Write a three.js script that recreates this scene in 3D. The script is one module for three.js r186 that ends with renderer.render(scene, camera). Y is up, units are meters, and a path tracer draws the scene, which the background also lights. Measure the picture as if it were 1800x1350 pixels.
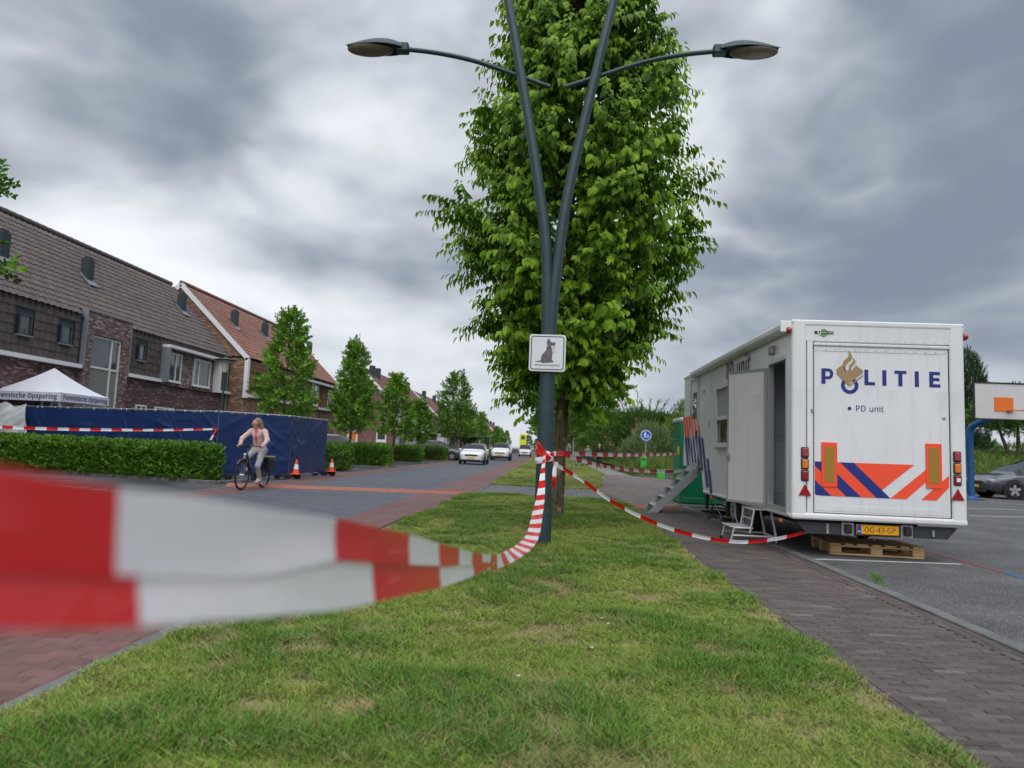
import * as THREE from 'three';
import { mergeGeometries, toCreasedNormals } from 'three/addons/utils/BufferGeometryUtils.js';
import { RoundedBoxGeometry } from 'three/addons/geometries/RoundedBoxGeometry.js';
import { FontLoader } from 'three/addons/loaders/FontLoader.js';

// ---------------------------------------------------------------- camera, sky, sun, exposure
const scene = new THREE.Scene();
const camera = new THREE.PerspectiveCamera(58.716, 4 / 3, 0.05, 3000);
const D2R = Math.PI / 180;
camera.position.set(0, 1.25, 0);
camera.rotation.set(5.346 * D2R, 3.303 * D2R, 2.3 * D2R, 'YXZ');
camera.focus = 8.2; camera.userData.fStop = 2.1;
camera.updateMatrixWorld(true); camera.updateProjectionMatrix();
const renderer = new THREE.WebGLRenderer({ antialias: true });
renderer.toneMapping = THREE.LinearToneMapping;
renderer.toneMappingExposure = 1.72;
renderer.shadowMap.enabled = true;

// seeded random and noise
function rng(seed) { let a = seed >>> 0; return () => { a = (a + 0x6D2B79F5) | 0; let t = Math.imul(a ^ (a >>> 15), 1 | a); t = (t + Math.imul(t ^ (t >>> 7), 61 | t)) ^ t; return ((t ^ (t >>> 14)) >>> 0) / 4294967296; }; }
const hash = (x, y, z) => { let h = Math.imul(x, 374761393) + Math.imul(y, 668265263) + Math.imul(z, 2147483647 ^ 1274126177); h = Math.imul(h ^ (h >>> 13), 1274126177); return ((h ^ (h >>> 16)) >>> 0) / 4294967296; };
const sm = t => t * t * (3 - 2 * t), lerp = (a, b, t) => a + (b - a) * t, clamp = (x, a = 0, b = 1) => Math.min(b, Math.max(a, x));
const smooth = (a, b, x) => sm(clamp((x - a) / (b - a)));
function noise2(x, y, per = 0, s = 0) {
  const xi = Math.floor(x), yi = Math.floor(y), u = sm(x - xi), v = sm(y - yi);
  const w = per ? (k => ((k % per) + per) % per) : (k => k);
  const a = hash(w(xi), w(yi), s), b = hash(w(xi + 1), w(yi), s), c = hash(w(xi), w(yi + 1), s), d = hash(w(xi + 1), w(yi + 1), s);
  return lerp(lerp(a, b, u), lerp(c, d, u), v);
}
function noise3(x, y, z) {
  const xi = Math.floor(x), yi = Math.floor(y), zi = Math.floor(z), u = sm(x - xi), v = sm(y - yi), w = sm(z - zi), h = (i, j, k) => hash(xi + i, yi + j, zi + k);
  return lerp(lerp(lerp(h(0, 0, 0), h(1, 0, 0), u), lerp(h(0, 1, 0), h(1, 1, 0), u), v), lerp(lerp(h(0, 0, 1), h(1, 0, 1), u), lerp(h(0, 1, 1), h(1, 1, 1), u), v), w);
}
function fbm2(x, y, o = 4, per = 0, s = 0) { let a = 0, w = .5, n = 0; for (let i = 0; i < o; i++) { a += w * noise2(x, y, per, s + i); n += w; x *= 2; y *= 2; per *= 2; w *= .5; } return a / n; }
function fbm3(x, y, z, o = 5) { let a = 0, w = .5, n = 0; for (let i = 0; i < o; i++) { a += w * noise3(x, y, z); n += w; x = x * 2.03 + 7.1; y = y * 2.03 + 3.7; z = z * 2.03 + 1.3; w *= .52; } return a / n; }

// overcast sky with broken cloud, computed over the whole sphere
{
  const w = 1600, h = 800, data = new Float32Array(w * h * 4);
  // broad cloud masses: azimuth (degrees right of the street), elevation, half widths, strength (+ thin and bright, - thick and grey)
  const masses = [[-38, 13, 12, 5, .36], [-21, 21, 8, 8, .34], [-34, 33, 16, 6, -.3], [-30, 22, 6, 6, -.2], [-24, 9, 14, 2.6, .28], [-13, 14, 11, 4, -.17], [-4, 5, 24, 3.2, .14], [16, 24, 8, 8, .1], [32, 27, 14, 9, -.08], [36, 10, 10, 7, -.12], [14, 8, 10, 5, .05], [-47, 26, 8, 6, .12],
    [70, 25, 25, 14, .14], [110, 20, 20, 9, -.16], [150, 38, 30, 14, .2], [-80, 30, 20, 12, -.12], [-120, 20, 26, 10, .16], [-165, 12, 30, 8, .12], [170, 60, 60, 16, .14], [-60, 58, 40, 12, .1], [60, 55, 40, 10, .06]];
  for (let j = 0; j < h; j++) {
    const el = ((j + .5) / h - .5) * Math.PI, ce = Math.cos(el), se = Math.sin(el);
    for (let i = 0; i < w; i++) {
      const phi = ((i + .5) / w - .5) * 2 * Math.PI, dx = ce * Math.cos(phi), dz = ce * Math.sin(phi), dy = se;
      let r, g, b;
      if (dy > -.03) {
        const ys = 1.2 * Math.max(dy, 0) / (.5 + .5 * Math.max(dy, 0)) + .4 * dy;   // clouds flatten towards the horizon
        const wx = fbm3(dx * 2.1 + 3, ys * 2.1, dz * 2.1, 4) - .5, wz = fbm3(dx * 2.1 - 8, ys * 2.1 + 5, dz * 2.1, 4) - .5;
        const big = fbm3(dx * 2.3 + wx * .5 + 11, ys * 2.5 + wz * .5, dz * 2.3, 5), fine = fbm3(dx * 7 + wx * 1.2, ys * 8 + wz * 1.2 + 4, dz * 7 + 2, 5), bil = 1 - Math.abs(fbm3(dx * 4 + 6 + wx, ys * 5 + wz, dz * 4 + 1, 4) * 2 - 1) * 2.2;
        let n = .5 + (big - .5) * 1.1 + (fine - .5) * .5 + (bil - .6) * .24;
        const az = Math.atan2(dx, -dz) / D2R + wx * 12, e = el / D2R + wz * 9;
        for (const [ma, me, sa, s2, st] of masses) { let da = az - ma; if (da > 180) da -= 360; if (da < -180) da += 360; const q = (da / sa) ** 2 + ((e - me) / s2) ** 2; if (q < 9) n += st * 1.15 * Math.exp(-q); }
        let t = smooth(.12, 1.06, n);
        const hz = smooth(14, -1, e);
        t = lerp(t, clamp(.42 + (t - .42) * .55), hz * .7);
        r = lerp(.138, .55, t); g = lerp(.166, .57, t); b = lerp(.21, .6, t); { const q = 1 + 1.5 * smooth(30, 72, el / D2R); r *= q; g *= q; b *= q; }   // added fill light: upper sky, mostly out of view, brightened to lift the walls
      } else { r = .06; g = .065; b = .06; }
      const o = (j * w + i) * 4; data[o] = r; data[o + 1] = g; data[o + 2] = b; data[o + 3] = 1;
    }
  }
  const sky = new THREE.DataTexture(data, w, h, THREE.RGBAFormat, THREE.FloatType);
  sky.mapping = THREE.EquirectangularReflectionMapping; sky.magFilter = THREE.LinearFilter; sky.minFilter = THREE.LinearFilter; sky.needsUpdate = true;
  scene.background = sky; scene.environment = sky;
}
// the bright cloud that hides the sun: high, behind the camera to the left, very soft
const sun = new THREE.DirectionalLight(new THREE.Color().setRGB(1, .975, .93), 1.1);
sun.position.set(-3, 66, 40); sun.target.position.set(0, 0, -14);
sun.castShadow = true; sun.shadow.radius = 130; sun.shadow.mapSize.set(2048, 2048);
Object.assign(sun.shadow.camera, { left: -60, right: 60, top: 60, bottom: -60, near: 1, far: 220 });
scene.add(sun, sun.target);

// ---------------------------------------------------------------- helpers
const V = (x, y, z) => new THREE.Vector3(x, y, z);
const taken = {};
const numbered = n => { const k = taken[n] = (taken[n] ?? -1) + 1; return k ? `${n}_${String(k).padStart(3, '0')}` : n; };
function thing(name, label, category, pos = [0, 0, 0], turn = 0, group) {
  const o = new THREE.Group(); o.name = numbered(name); o.position.set(...pos); o.rotation.y = turn; o.userData = { label, category };
  if (group) o.userData.group = group;
  scene.add(o); return o;
}
function copyOf(root, pos, turn, label, group, scale = 1) {
  const r = root.clone(); r.name = numbered(root.name.replace(/_\d{3}$/, '')); r.position.set(...pos); r.rotation.y = turn; r.scale.setScalar(scale);
  r.userData = { ...root.userData, label }; if (group) r.userData.group = group; scene.add(r); return r;
}
function norm(g) {
  if (g.index) g = g.toNonIndexed();
  for (const k of Object.keys(g.attributes)) if (!['position', 'normal', 'uv', 'color'].includes(k)) g.deleteAttribute(k);
  if (!g.attributes.normal) g.computeVertexNormals();
  if (!g.attributes.uv) g.setAttribute('uv', new THREE.BufferAttribute(new Float32Array(g.attributes.position.count * 2), 2));
  return g;
}
function uvBox(g) {   // uv in metres, laid on each face from the side it looks to
  const p = g.attributes.position, uv = g.attributes.uv, a = V(), b = V(), c = V(), n = V();
  for (let i = 0; i < p.count; i += 3) {
    a.fromBufferAttribute(p, i); b.fromBufferAttribute(p, i + 1); c.fromBufferAttribute(p, i + 2);
    n.copy(b).sub(a).cross(c.clone().sub(a)); const x = Math.abs(n.x), y = Math.abs(n.y), z = Math.abs(n.z);
    [a, b, c].forEach((q, k) => { if (y >= x && y >= z) uv.setXY(i + k, q.x, q.z); else if (x >= z) uv.setXY(i + k, q.z, q.y); else uv.setXY(i + k, q.x, q.y); });
  }
  return g;
}
function fuse(gs) { gs = (Array.isArray(gs) ? gs : [gs]).map(norm); const col = gs.some(g => g.attributes.color); if (!col) gs.forEach(g => g.deleteAttribute('color')); return gs.length > 1 ? mergeGeometries(gs) : gs[0]; }
// one named mesh from one or more geometries; shapes given in world metres are moved into the thing's frame
function M(name, gs, material, parent, o = {}) {
  let g = fuse(gs);
  if (!o.uv) uvBox(g);
  if (parent && parent !== scene && !o.local) { const t = top(parent); g.translate(-t.position.x, -t.position.y, -t.position.z); }
  const m = new THREE.Mesh(g, material); m.name = (parent && parent !== scene) ? name : numbered(name); m.castShadow = m.receiveShadow = true;
  if (o.label) m.userData.label = o.label; if (o.kind) m.userData.kind = o.kind;
  (parent || scene).add(m); return m;
}
const top = o => { while (o.parent && o.parent !== scene) o = o.parent; return o; };
const struct = (name, gs, m, o = {}) => M(name, gs, m, scene, { ...o, kind: 'structure' });
function place(g, x = 0, y = 0, z = 0, rx = 0, ry = 0, rz = 0) { if (rx || ry || rz) g.applyMatrix4(new THREE.Matrix4().makeRotationFromEuler(new THREE.Euler(rx, ry, rz, 'YXZ'))); g.translate(x, y, z); return g; }
const box = (w, h, d, x, y, z, rx, ry, rz) => place(new THREE.BoxGeometry(w, h, d), x, y, z, rx, ry, rz);
const rbox = (w, h, d, x, y, z, r = .01, rx, ry, rz, s = 2) => place(new RoundedBoxGeometry(w, h, d, s, Math.min(r, w / 2.01, h / 2.01, d / 2.01)), x, y, z, rx, ry, rz);
const cyl = (r0, r1, h, x, y, z, rx, ry, rz, n = 14) => place(new THREE.CylinderGeometry(r1, r0, h, n), x, y, z, rx, ry, rz);
const B2 = (x0, x1, y0, y1, z0, z1) => box(x1 - x0, y1 - y0, Math.abs(z1 - z0), (x0 + x1) / 2, (y0 + y1) / 2, (z0 + z1) / 2);
function rod(a, b, r, r2 = r, n = 8) { const A = V(...a), Bv = V(...b), d = Bv.clone().sub(A), L = d.length(); const g = new THREE.CylinderGeometry(r2, r, L, n); g.applyQuaternion(new THREE.Quaternion().setFromUnitVectors(V(0, 1, 0), d.normalize())); const c = A.add(Bv).multiplyScalar(.5); g.translate(c.x, c.y, c.z); return g; }
const curve = pts => new THREE.CatmullRomCurve3(pts.map(p => p.isVector3 ? p : V(...p)), false, 'centripetal');
function tube(pts, r, seg = 24, n = 8, taper) {
  const c = curve(pts), g = new THREE.TubeGeometry(c, seg, 1, n, false), p = g.attributes.position, q = V();
  for (let i = 0; i <= seg; i++) { const t = i / seg, rr = taper ? taper(t) : r; c.getPointAt(t, q); for (let k = 0; k <= n; k++) { const o = i * (n + 1) + k; p.setXYZ(o, q.x + (p.getX(o) - q.x) * rr, q.y + (p.getY(o) - q.y) * rr, q.z + (p.getZ(o) - q.z) * rr); } }
  return g;
}
const shape = pts => { const s = new THREE.Shape(); pts.forEach(([x, y], i) => i ? s.lineTo(x, y) : s.moveTo(x, y)); s.closePath(); return s; };
const flat = (s, z = 0, seg = 12) => { const g = new THREE.ShapeGeometry(Array.isArray(s) && !s[0]?.isShape && !(s[0] instanceof THREE.Shape) ? shape(s) : s, seg); g.translate(0, 0, z); return g; };
const extr = (s, d, bevel = 0) => new THREE.ExtrudeGeometry(Array.isArray(s) && Array.isArray(s[0]) ? shape(s) : s, { depth: d, bevelEnabled: bevel > 0, bevelSize: bevel, bevelThickness: bevel, bevelSegments: 2, curveSegments: 10 });
// a shape drawn in (z, y) and stood up as a wall facing x: thickness from x0 to x1
function wallX(s, x0, x1) { const g = extr(s, x1 - x0); const p = g.attributes.position; for (let i = 0; i < p.count; i++) { const a = p.getX(i), b = p.getY(i), c = p.getZ(i); p.setXYZ(i, x0 + c, b, a); } const n = norm(g); const q = n.attributes.position, N = q.count; for (let i = 0; i < N; i += 3) for (let k = 0; k < 3; k++) { const t = q.array[(i + 1) * 3 + k]; q.array[(i + 1) * 3 + k] = q.array[(i + 2) * 3 + k]; q.array[(i + 2) * 3 + k] = t; } n.computeVertexNormals(); return n; }
function sheet(pts, y, cell) { const s = shape(pts.map(([x, z]) => [x, -z])); const g = new THREE.ShapeGeometry(s); g.rotateX(-Math.PI / 2); g.translate(0, y, 0); return g; }
const smoothed = (g, a = .6) => toCreasedNormals(g, a);
const C = (r, g, b) => new THREE.Color().setRGB(r, g, b);
const mat = (c, rough = .7, o = {}) => new THREE.MeshPhysicalMaterial({ color: Array.isArray(c) ? C(...c) : new THREE.Color(c), roughness: rough, side: THREE.DoubleSide, ...o });
function tex(n, fn, size, o = {}) {   // a tiling texture of n x n texels that covers size metres
  const d = new Uint8Array(n * n * 4);
  for (let j = 0; j < n; j++) for (let i = 0; i < n; i++) { const c = fn(i / n, j / n, i, j), k = (j * n + i) * 4; if (typeof c === 'number') d[k] = d[k + 1] = d[k + 2] = clamp(c, 0, 255); else { d[k] = clamp(c[0], 0, 255); d[k + 1] = clamp(c[1], 0, 255); d[k + 2] = clamp(c[2], 0, 255); } d[k + 3] = 255; }
  const t = new THREE.DataTexture(d, n, n); t.wrapS = t.wrapT = THREE.RepeatWrapping; t.magFilter = THREE.LinearFilter; t.minFilter = THREE.LinearMipmapLinearFilter; t.generateMipmaps = true;
  const [sx, sy] = Array.isArray(size) ? size : [size, size]; t.repeat.set(1 / sx, 1 / sy);
  if (o.data !== true) t.colorSpace = THREE.SRGBColorSpace; t.needsUpdate = true; return t;
}
function print(w, h, draw) { const c = document.createElement('canvas'); c.width = w; c.height = h; const x = c.getContext('2d'); draw(x, w, h); const t = new THREE.CanvasTexture(c); t.colorSpace = THREE.SRGBColorSpace; t.anisotropy = 8; return t; }
const font = await new FontLoader().loadAsync('fonts/droid/droid_sans_bold.typeface.json');
const fontThin = await new FontLoader().loadAsync('fonts/droid/droid_sans_regular.typeface.json');
const letters = (s, size, f = font) => { const g = new THREE.ShapeGeometry(f.generateShapes(s, size), 6); g.computeBoundingBox(); return g; };
// is a world point in the picture, and how near: used to choose which pieces are picked apart
const pv = new THREE.Matrix4().multiplyMatrices(camera.projectionMatrix, camera.matrixWorldInverse);
const seen = (x, y, z) => { const q = V(x, y, z).applyMatrix4(pv); return q.z < 1 && Math.abs(q.x) < 1.02 && Math.abs(q.y) < 1.02; };
const far2 = (x, y, z) => x * x + (y - 1.25) ** 2 + z * z;
// many alike pieces: the largest in view as meshes of their own, the rest joined into one part
function pieces(name, list, material, parent, max = 300) {   // list of { g: geometry in world metres, at: [x, y, z] }
  const r = list.map((e, i) => [seen(...e.at) ? far2(...e.at) : 1e9 + i, e]).sort((a, b) => a[0] - b[0]);
  const near = r.slice(0, max).filter(e => e[0] < 1e9), rest = r.slice(near.length).map(e => e[1].g());
  for (const [, e] of near) { const m = M(name, e.g(), material, parent); m.geometry.deleteAttribute('tangent'); }
  if (rest.length) M(`${name}_field`, rest, material, parent, { kind: 'stuff' });
}
const tint = (g, c) => { g = norm(g); const n = g.attributes.position.count, a = new Float32Array(n * 3); for (let i = 0; i < n; i++) { a[i * 3] = c[0]; a[i * 3 + 1] = c[1]; a[i * 3 + 2] = c[2]; } g.setAttribute('color', new THREE.BufferAttribute(a, 3)); return g; };
// ---------------------------------------------------------------- surface textures
const speck = (base, amp, s, n = 256, size = 1) => tex(n, (u, v, i, j) => { const k = (hash(i, j, s) - .5) * amp + (fbm2(u * 8, v * 8, 4, 8, s) - .5) * amp * .7; return base.map(c => c + k); }, size);
const asphaltMap = tex(512, (u, v, i, j) => { const h = hash(i, j, 3), p = fbm2(u * 6, v * 6, 5, 6, 3); let k = (h - .5) * 62 + (p - .5) * 34; if (h > .955) k += 74; return [80 + k, 80 + k, 81 + k]; }, 2.9);
const asphaltWide = tex(512, (u, v) => { const p = fbm2(u * 5, v * 5, 6, 5, 21), q = smooth(.56, .66, fbm2(u * 9, v * 9, 4, 9, 5)); const k = (p - .5) * 60 - q * 16; return [74 + k, 75 + k, 77 + k]; }, 9);
const grainBump = tex(256, (u, v, i, j) => hash(i, j, 8) * 160 + fbm2(u * 16, v * 16, 3, 16, 2) * 95, .6, { data: true });
const soilMap = tex(512, (u, v, i, j) => { const p = fbm2(u * 10, v * 10, 5, 10, 31), q = fbm2(u * 4, v * 4, 4, 4, 32), k = (hash(i, j, 9) - .5) * 26; const a = smooth(.35, .65, q * .5 + p * .5); return [lerp(96, 74, a) + k, lerp(84, 88, a) + k, lerp(56, 38, a) + k * .6]; }, 2.4);
const concreteMap = tex(256, (u, v, i, j) => { const k = (hash(i, j, 5) - .5) * 22 + (fbm2(u * 7, v * 7, 5, 7, 6) - .5) * 44; return [140 + k, 139 + k, 136 + k]; }, 1.3);
const sandMap = speck([84, 78, 66], 46, 12, 256, .5);
const paverTint = tex(256, (u, v, i, j) => { const k = (hash(i, j, 15) - .5) * 46 + (fbm2(u * 6, v * 6, 5, 6, 16) - .5) * 46; return [216 + k, 216 + k, 216 + k]; }, .62);
const farRows = (c, m, s, sx, sz) => tex(256, (u, v, i, j) => { const r = Math.floor(v * 16), x = (u * 8 + (r % 2) * .5), ci = Math.floor(x) % 8, fx = x % 1, fy = (v * 16) % 1; const joint = fx < .05 || fy < .1, k = (hash(ci, r, s) - .5) * 30 + (hash(i, j, s) - .5) * 22; return (joint ? m : c).map(q => q + k); }, [sx, sz]);
const mAsphalt = mat([1, 1, 1], .92, { map: asphaltMap, bumpMap: grainBump, bumpScale: .004 });
const mAsphaltL = mat([1, 1, 1], .9, { map: asphaltWide, bumpMap: grainBump, bumpScale: .003 });
const mSoil = mat([1, 1, 1], 1, { map: soilMap });
const mConcrete = mat([.5, .51, .53], .8, { map: concreteMap, bumpMap: grainBump, bumpScale: .002 });
const mSand = mat([.8, .8, .8], 1, { map: sandMap });
const mMoss = mat([1, 1, 1], 1, { map: tex(256, (u, v, i, j) => { const m = smooth(.48, .62, fbm2(u * 7, v * 7, 4, 7, 141)), k = (hash(i, j, 142) - .5) * 40; return [lerp(70, 132, m) + k, lerp(62, 128, m) + k, lerp(54, 44, m) + k * .6]; }, 1.7) });
const mPaver = mat([1, 1, 1], .64, { map: paverTint, vertexColors: true, bumpMap: grainBump, bumpScale: .0025 });
const mWhiteLine = mat([.58, .58, .57], .8, { map: speck([236, 236, 234], 60, 40, 256, .6) });

// ---------------------------------------------------------------- the ground and what is laid on it
struct('ground', sheet([[-900, 200], [900, 200], [900, -1500], [-900, -1500]], -.09), mat([.09, .105, .045], 1, { map: soilMap }));
struct('court_asphalt', sheet([[3.36, 6], [60, 6], [60, -33], [8, -33], [8, -17.4], [3.36, -17.4]], -.012), mAsphalt);
struct('parking_apron', sheet([[-7.86, 8], [-70, 8], [-70, -150], [-7.86, -150]], -.03), mAsphaltL);
// bedding under the laid pavers, and the same roads going on beyond the pieces
const roadBed = struct('road', [sheet([[-2.44, 4], [-7.86, 4], [-7.86, -52], [-2.02, -52]], -.016)], mSand);
const farRoad = mat([1, 1, 1], .86, { map: farRows([83, 86, 93], [66, 66, 64], 4, 1.6, 1.6) });
const farRed = mat([1, 1, 1], .86, { map: farRows([108, 74, 70], [92, 72, 64], 6, 1.6, 1.6) });
struct('road_beyond', sheet([[-3.3, -52], [-6.92, -52], [-6.92, -420], [-3.3, -420]], .001), farRoad);
struct('red_margin_beyond', [sheet([[-2.0, -52], [-3.3, -52], [-3.3, -420], [-1.7, -420]], .001), sheet([[-6.92, -52], [-7.86, -52], [-7.86, -420], [-6.92, -420]], .001)], farRed);
function paverGeo(lx, lz, h = .016, ch = .0025) {   // one paver: chamfered top and four sides, top at y = 0
  const a = lx / 2, b = lz / 2, q = [[-a, -h, -b], [a, -h, -b], [a, -h, b], [-a, -h, b], [-a, -ch, -b], [a, -ch, -b], [a, -ch, b], [-a, -ch, b], [-a + ch, 0, -b + ch], [a - ch, 0, -b + ch], [a - ch, 0, b - ch], [-a + ch, 0, b - ch]];
  const f = [], quad = (i, j, k, l) => f.push(i, k, j, i, l, k);
  quad(8, 9, 10, 11); for (const o of [0, 4]) for (let i = 0; i < 4; i++) { const j = (i + 1) % 4; quad(o + j, o + i, o + i + 4, o + j + 4); }
  const g = new THREE.BufferGeometry(); g.setAttribute('position', new THREE.Float32BufferAttribute(f.flatMap(i => q[i]), 3)); g.computeVertexNormals(); return norm(g);
}
function pave(name, rect, size, tone, parent, o = {}) {   // rect [x0, x1, z0, z1], running rows across z
  const [x0, x1, z0, z1] = rect, [lx, lz] = size, r = rng(o.seed || 7), gap = o.gap || .003, list = [];
  for (let k = 0, z = z0; z > z1; z -= lz, k++) for (let x = x0 - (k % 2 ? lx / 2 : 0); x < x1 - .01; x += lx) {
    let a = Math.max(x, x0), b = Math.min(x + lx, x1); const rnd = [r(), r(), r(), r(), r(), r()]; if (b - a < .02) continue;
    if (o.keep && !o.keep((a + b) / 2, z - lz / 2)) continue;
    const c = tone(rnd[0], rnd[1], (a + b) / 2, z), cx = (a + b) / 2, cz = z - lz / 2, dy = (rnd[2] - .5) * (o.uneven || .002);
    list.push({ at: [cx, 0, cz], g: () => { const g = tint(paverGeo(b - a - gap, lz - gap), c); g.rotateX((rnd[3] - .5) * .006); g.rotateZ((rnd[4] - .5) * .006); g.rotateY((rnd[5] - .5) * .012); g.translate(cx, dy, cz); return g; } });
  }
  pieces(name, list, mPaver, parent, o.max ?? 300);
}
const patch = (x, z, s = 0) => fbm2(x * .5 + 40 + s, z * .5 + 80, 4) - .5;
const redTone = (a, b, x, z) => { const k = .82 + a * .32 + patch(x, z) * .5; return [.215 * k, (.098 + b * .012) * k, (.087 + b * .012) * k]; };
const darkTone = (a, b, x, z) => { const k = .8 + a * .35 + patch(x, z, 9) * .4; return [.122 * k, .13 * k, (.154 + b * .012) * k]; };
const brownTone = (a, b, x, z) => { const k = .74 + a * .48 + patch(x, z, 5) * .7; const w = b > .965 ? 1.5 : 1; return [.135 * k * w, (.1 + b * .012) * k * w, (.089 + b * .012) * k * w]; };
pave('paver', [-3.3, -2.44, 2, -52], [.21, .105], redTone, roadBed, { seed: 3, keep: (x, z) => z < 0 });
pave('paver', [-2.46, -2.02, -12, -52], [.21, .105], redTone, roadBed, { seed: 4, max: 0, keep: (x, z) => x < -2.44 + .42 * smooth(-8, -20, z) });
pave('paver', [-6.92, -3.3, -4, -52], [.21, .105], darkTone, roadBed, { seed: 5 });
pave('paver', [-7.86, -6.92, -10, -52], [.21, .105], redTone, roadBed, { seed: 6, max: 120 });
// flush concrete edge between the red pavers and the grass, in lengths of a metre
const kerbX = z => -2.41 + .42 * smooth(-8, -20, z);
const vergeKerb = struct('verge_kerb', sheet([[-2.42, 3], [-2.24, 3], [-2.24, -8], [-1.86, -19], [-1.86, -120], [-2.02, -120], [-2.02, -19], [-2.42, -8]], -.02), mConcrete);
{ const r = rng(55); for (let z = -1; z > -52; z -= 1) { const x = kerbX(z - .5); M('kerb_stone', rbox(.12, .12, .985, x + .06, -.045 + (r() - .5) * .008, z - .5, .008, 0, (kerbX(z - 1) - kerbX(z)) * -1, 0), mConcrete, vergeKerb); } }
// brown brick footpath, the square it opens into, and its kerb
const pathBed = struct('footpath', [sheet([[1.6, 4], [3.26, 4], [3.26, -17.4], [8, -17.4], [8, -38], [1.5, -38], [1.5, -24.5], [1.7, -17.6]], -.0115)], mMoss);
pave('brick', [1.88, 3.1, 0, -17], [.2, .052], brownTone, pathBed, { seed: 8, gap: .004, uneven: .004 });
for (const x0 of [1.72, 1.8]) pave('brick', [x0, x0 + .078, 0, -17], [.078, .2], brownTone, pathBed, { seed: 9 + x0 * 10, gap: .005, max: 60 });
pave('brick', [3.1, 3.178, 0, -17], [.078, .2], brownTone, pathBed, { seed: 11, gap: .005, max: 60 });
pave('brick', [3.178, 3.256, 0, -17], [.078, .2], brownTone, pathBed, { seed: 12, gap: .005, max: 60 });
pave('brick', [1.5, 8, -17, -38], [.2, .1], (a, b, x, z) => brownTone(a, b, x, z).map(c => c * 1.25), pathBed, { seed: 13, max: 0, keep: (x, z) => x > lerp(1.85, 1.5, smooth(-18, -24, z)) && (x > 3.0 || z > -38) && (x < 3.26 || z < -17.4) && x > 1.5 + Math.max(0, (-24.5 - z)) * .12 });
const courtKerb = struct('court_kerb', sheet([[3.24, 4], [3.4, 4], [3.4, -17], [3.24, -17]], -.03), mConcrete);
{ const r = rng(56); for (let z = 0; z > -16.5; z -= 1) M('kerb_stone', rbox(.13, .14, .985, 3.325, -.055 + (r() - .5) * .008, z - .5, .012), mConcrete, courtKerb); }
for (let x = 3.3; x < 7.5; x += 1) M('kerb_stone', rbox(.985, .14, .13, x + .5, -.05, -17.0, .012), mConcrete, courtKerb);
// grey slab crossing between the two lawns, and the far concrete path
const crossBed = struct('crossing_path', sheet([[-1.98, -17.9], [1.86, -17.9], [1.5, -23.5], [-1.9, -23.5]], -.018), mSand);
pave('slab', [-1.86, 1.62, -18, -23.4], [.3, .3], (a, b) => { const k = .85 + a * .3; return [.17 * k, .168 * k, .17 * k]; }, crossBed, { seed: 15, gap: .006 });
struct('far_path', sheet([[3.0, -38], [4.62, -38], [4.9, -120], [3.6, -120]], .003), mat([.82, .8, .78], .9, { map: concreteMap }));
// lawn soil sheets under the grass
const lawnA = [[-2.26, 3], [1.73, 3], [1.72, -9], [1.84, -16], [1.5, -17.6], [.8, -18], [-1.7, -18], [-2.03, -17.7], [-2.1, -14], [-2.26, -8]];
const lawnB = [[-1.86, -23], [1.2, -22.6], [1.75, -24], [2.2, -29.8], [3.0, -38], [3.6, -120], [-1.86, -120], [-1.86, -24.5]];
struct('lawn', [sheet(lawnA, .012), sheet(lawnB, .012)], mSoil);
// painted markings on the court
const line = (a, b, w, y = -.008) => { const d = V(b[0] - a[0], 0, b[1] - a[1]).normalize(), n = V(-d.z, 0, d.x).multiplyScalar(w / 2); return sheet([[a[0] + n.x, a[1] + n.z], [b[0] + n.x, b[1] + n.z], [b[0] - n.x, b[1] - n.z], [a[0] - n.x, a[1] - n.z]], y); };
struct('white_court_line', [line([3.45, -9.1], [5.35, -9.28], .09), line([10.75, -18.29], [40, -27], .1), line([12.0, -21.4], [44, -28], .1), line([15.0, -28], [17.6, -23], .08), line([3.5, -14.6], [5.6, -14.8], .09), line([8, -18.2], [8.1, -33], .09)], mWhiteLine);
struct('red_court_line', line([5.54, -16], [5.54, -8.75], .05, -.0075), mat([.42, .055, .05], .8, { map: speck([230, 230, 230], 70, 44, 256, .4) }));
struct('blue_court_line', line([5.54, -8.75], [5.3, -5], .06, -.0072), mat([.04, .16, .42], .8, { map: speck([230, 230, 230], 70, 45, 256, .4) }));
// light studs that mark the parking bays in the apron
{ const studs = []; for (let i = 0; i < 8; i++) { const t = i / 7; studs.push(box(.32, .006, .1, lerp(-13.2, -9.3, t), -.026, lerp(-15.9, -14.5, t), 0, .34)); } for (let r = 0; r < 3; r++) for (let i = 0; i < 6; i++) studs.push(box(.3, .006, .1, -9.2 - i * .6, -.026, -26.5 - r * 3)); struct('parking_bay_studs', studs, mWhiteLine); }
// kerbs round the planting beds on the apron
const bedKerb = (pts) => { const gs = []; for (let i = 0; i + 1 < pts.length; i++) { const [a, b] = [pts[i], pts[i + 1]], L = Math.hypot(b[0] - a[0], b[1] - a[1]); gs.push(rbox(L, .16, .12, (a[0] + b[0]) / 2, -.01, (a[1] + b[1]) / 2, .015, 0, -Math.atan2(b[1] - a[1], b[0] - a[0]))); } return gs; };
struct('planting_bed_kerb', [...bedKerb([[-17.6, -20.35], [-8.75, -17.8], [-8.55, -19.4]]), ...bedKerb([[-12.5, -34.6], [-8.1, -34.4], [-8.1, -36.4]]), ...bedKerb([[-12.6, -44.6], [-8.2, -44.4], [-8.2, -46.4]]), ...bedKerb([[-12.6, -53.4], [-8.0, -53.2], [-8.0, -55.2]])], mConcrete);
struct('apron_edge_kerb', [box(.12, .1, 130, -7.93, -.045, -77)], mConcrete);

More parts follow.
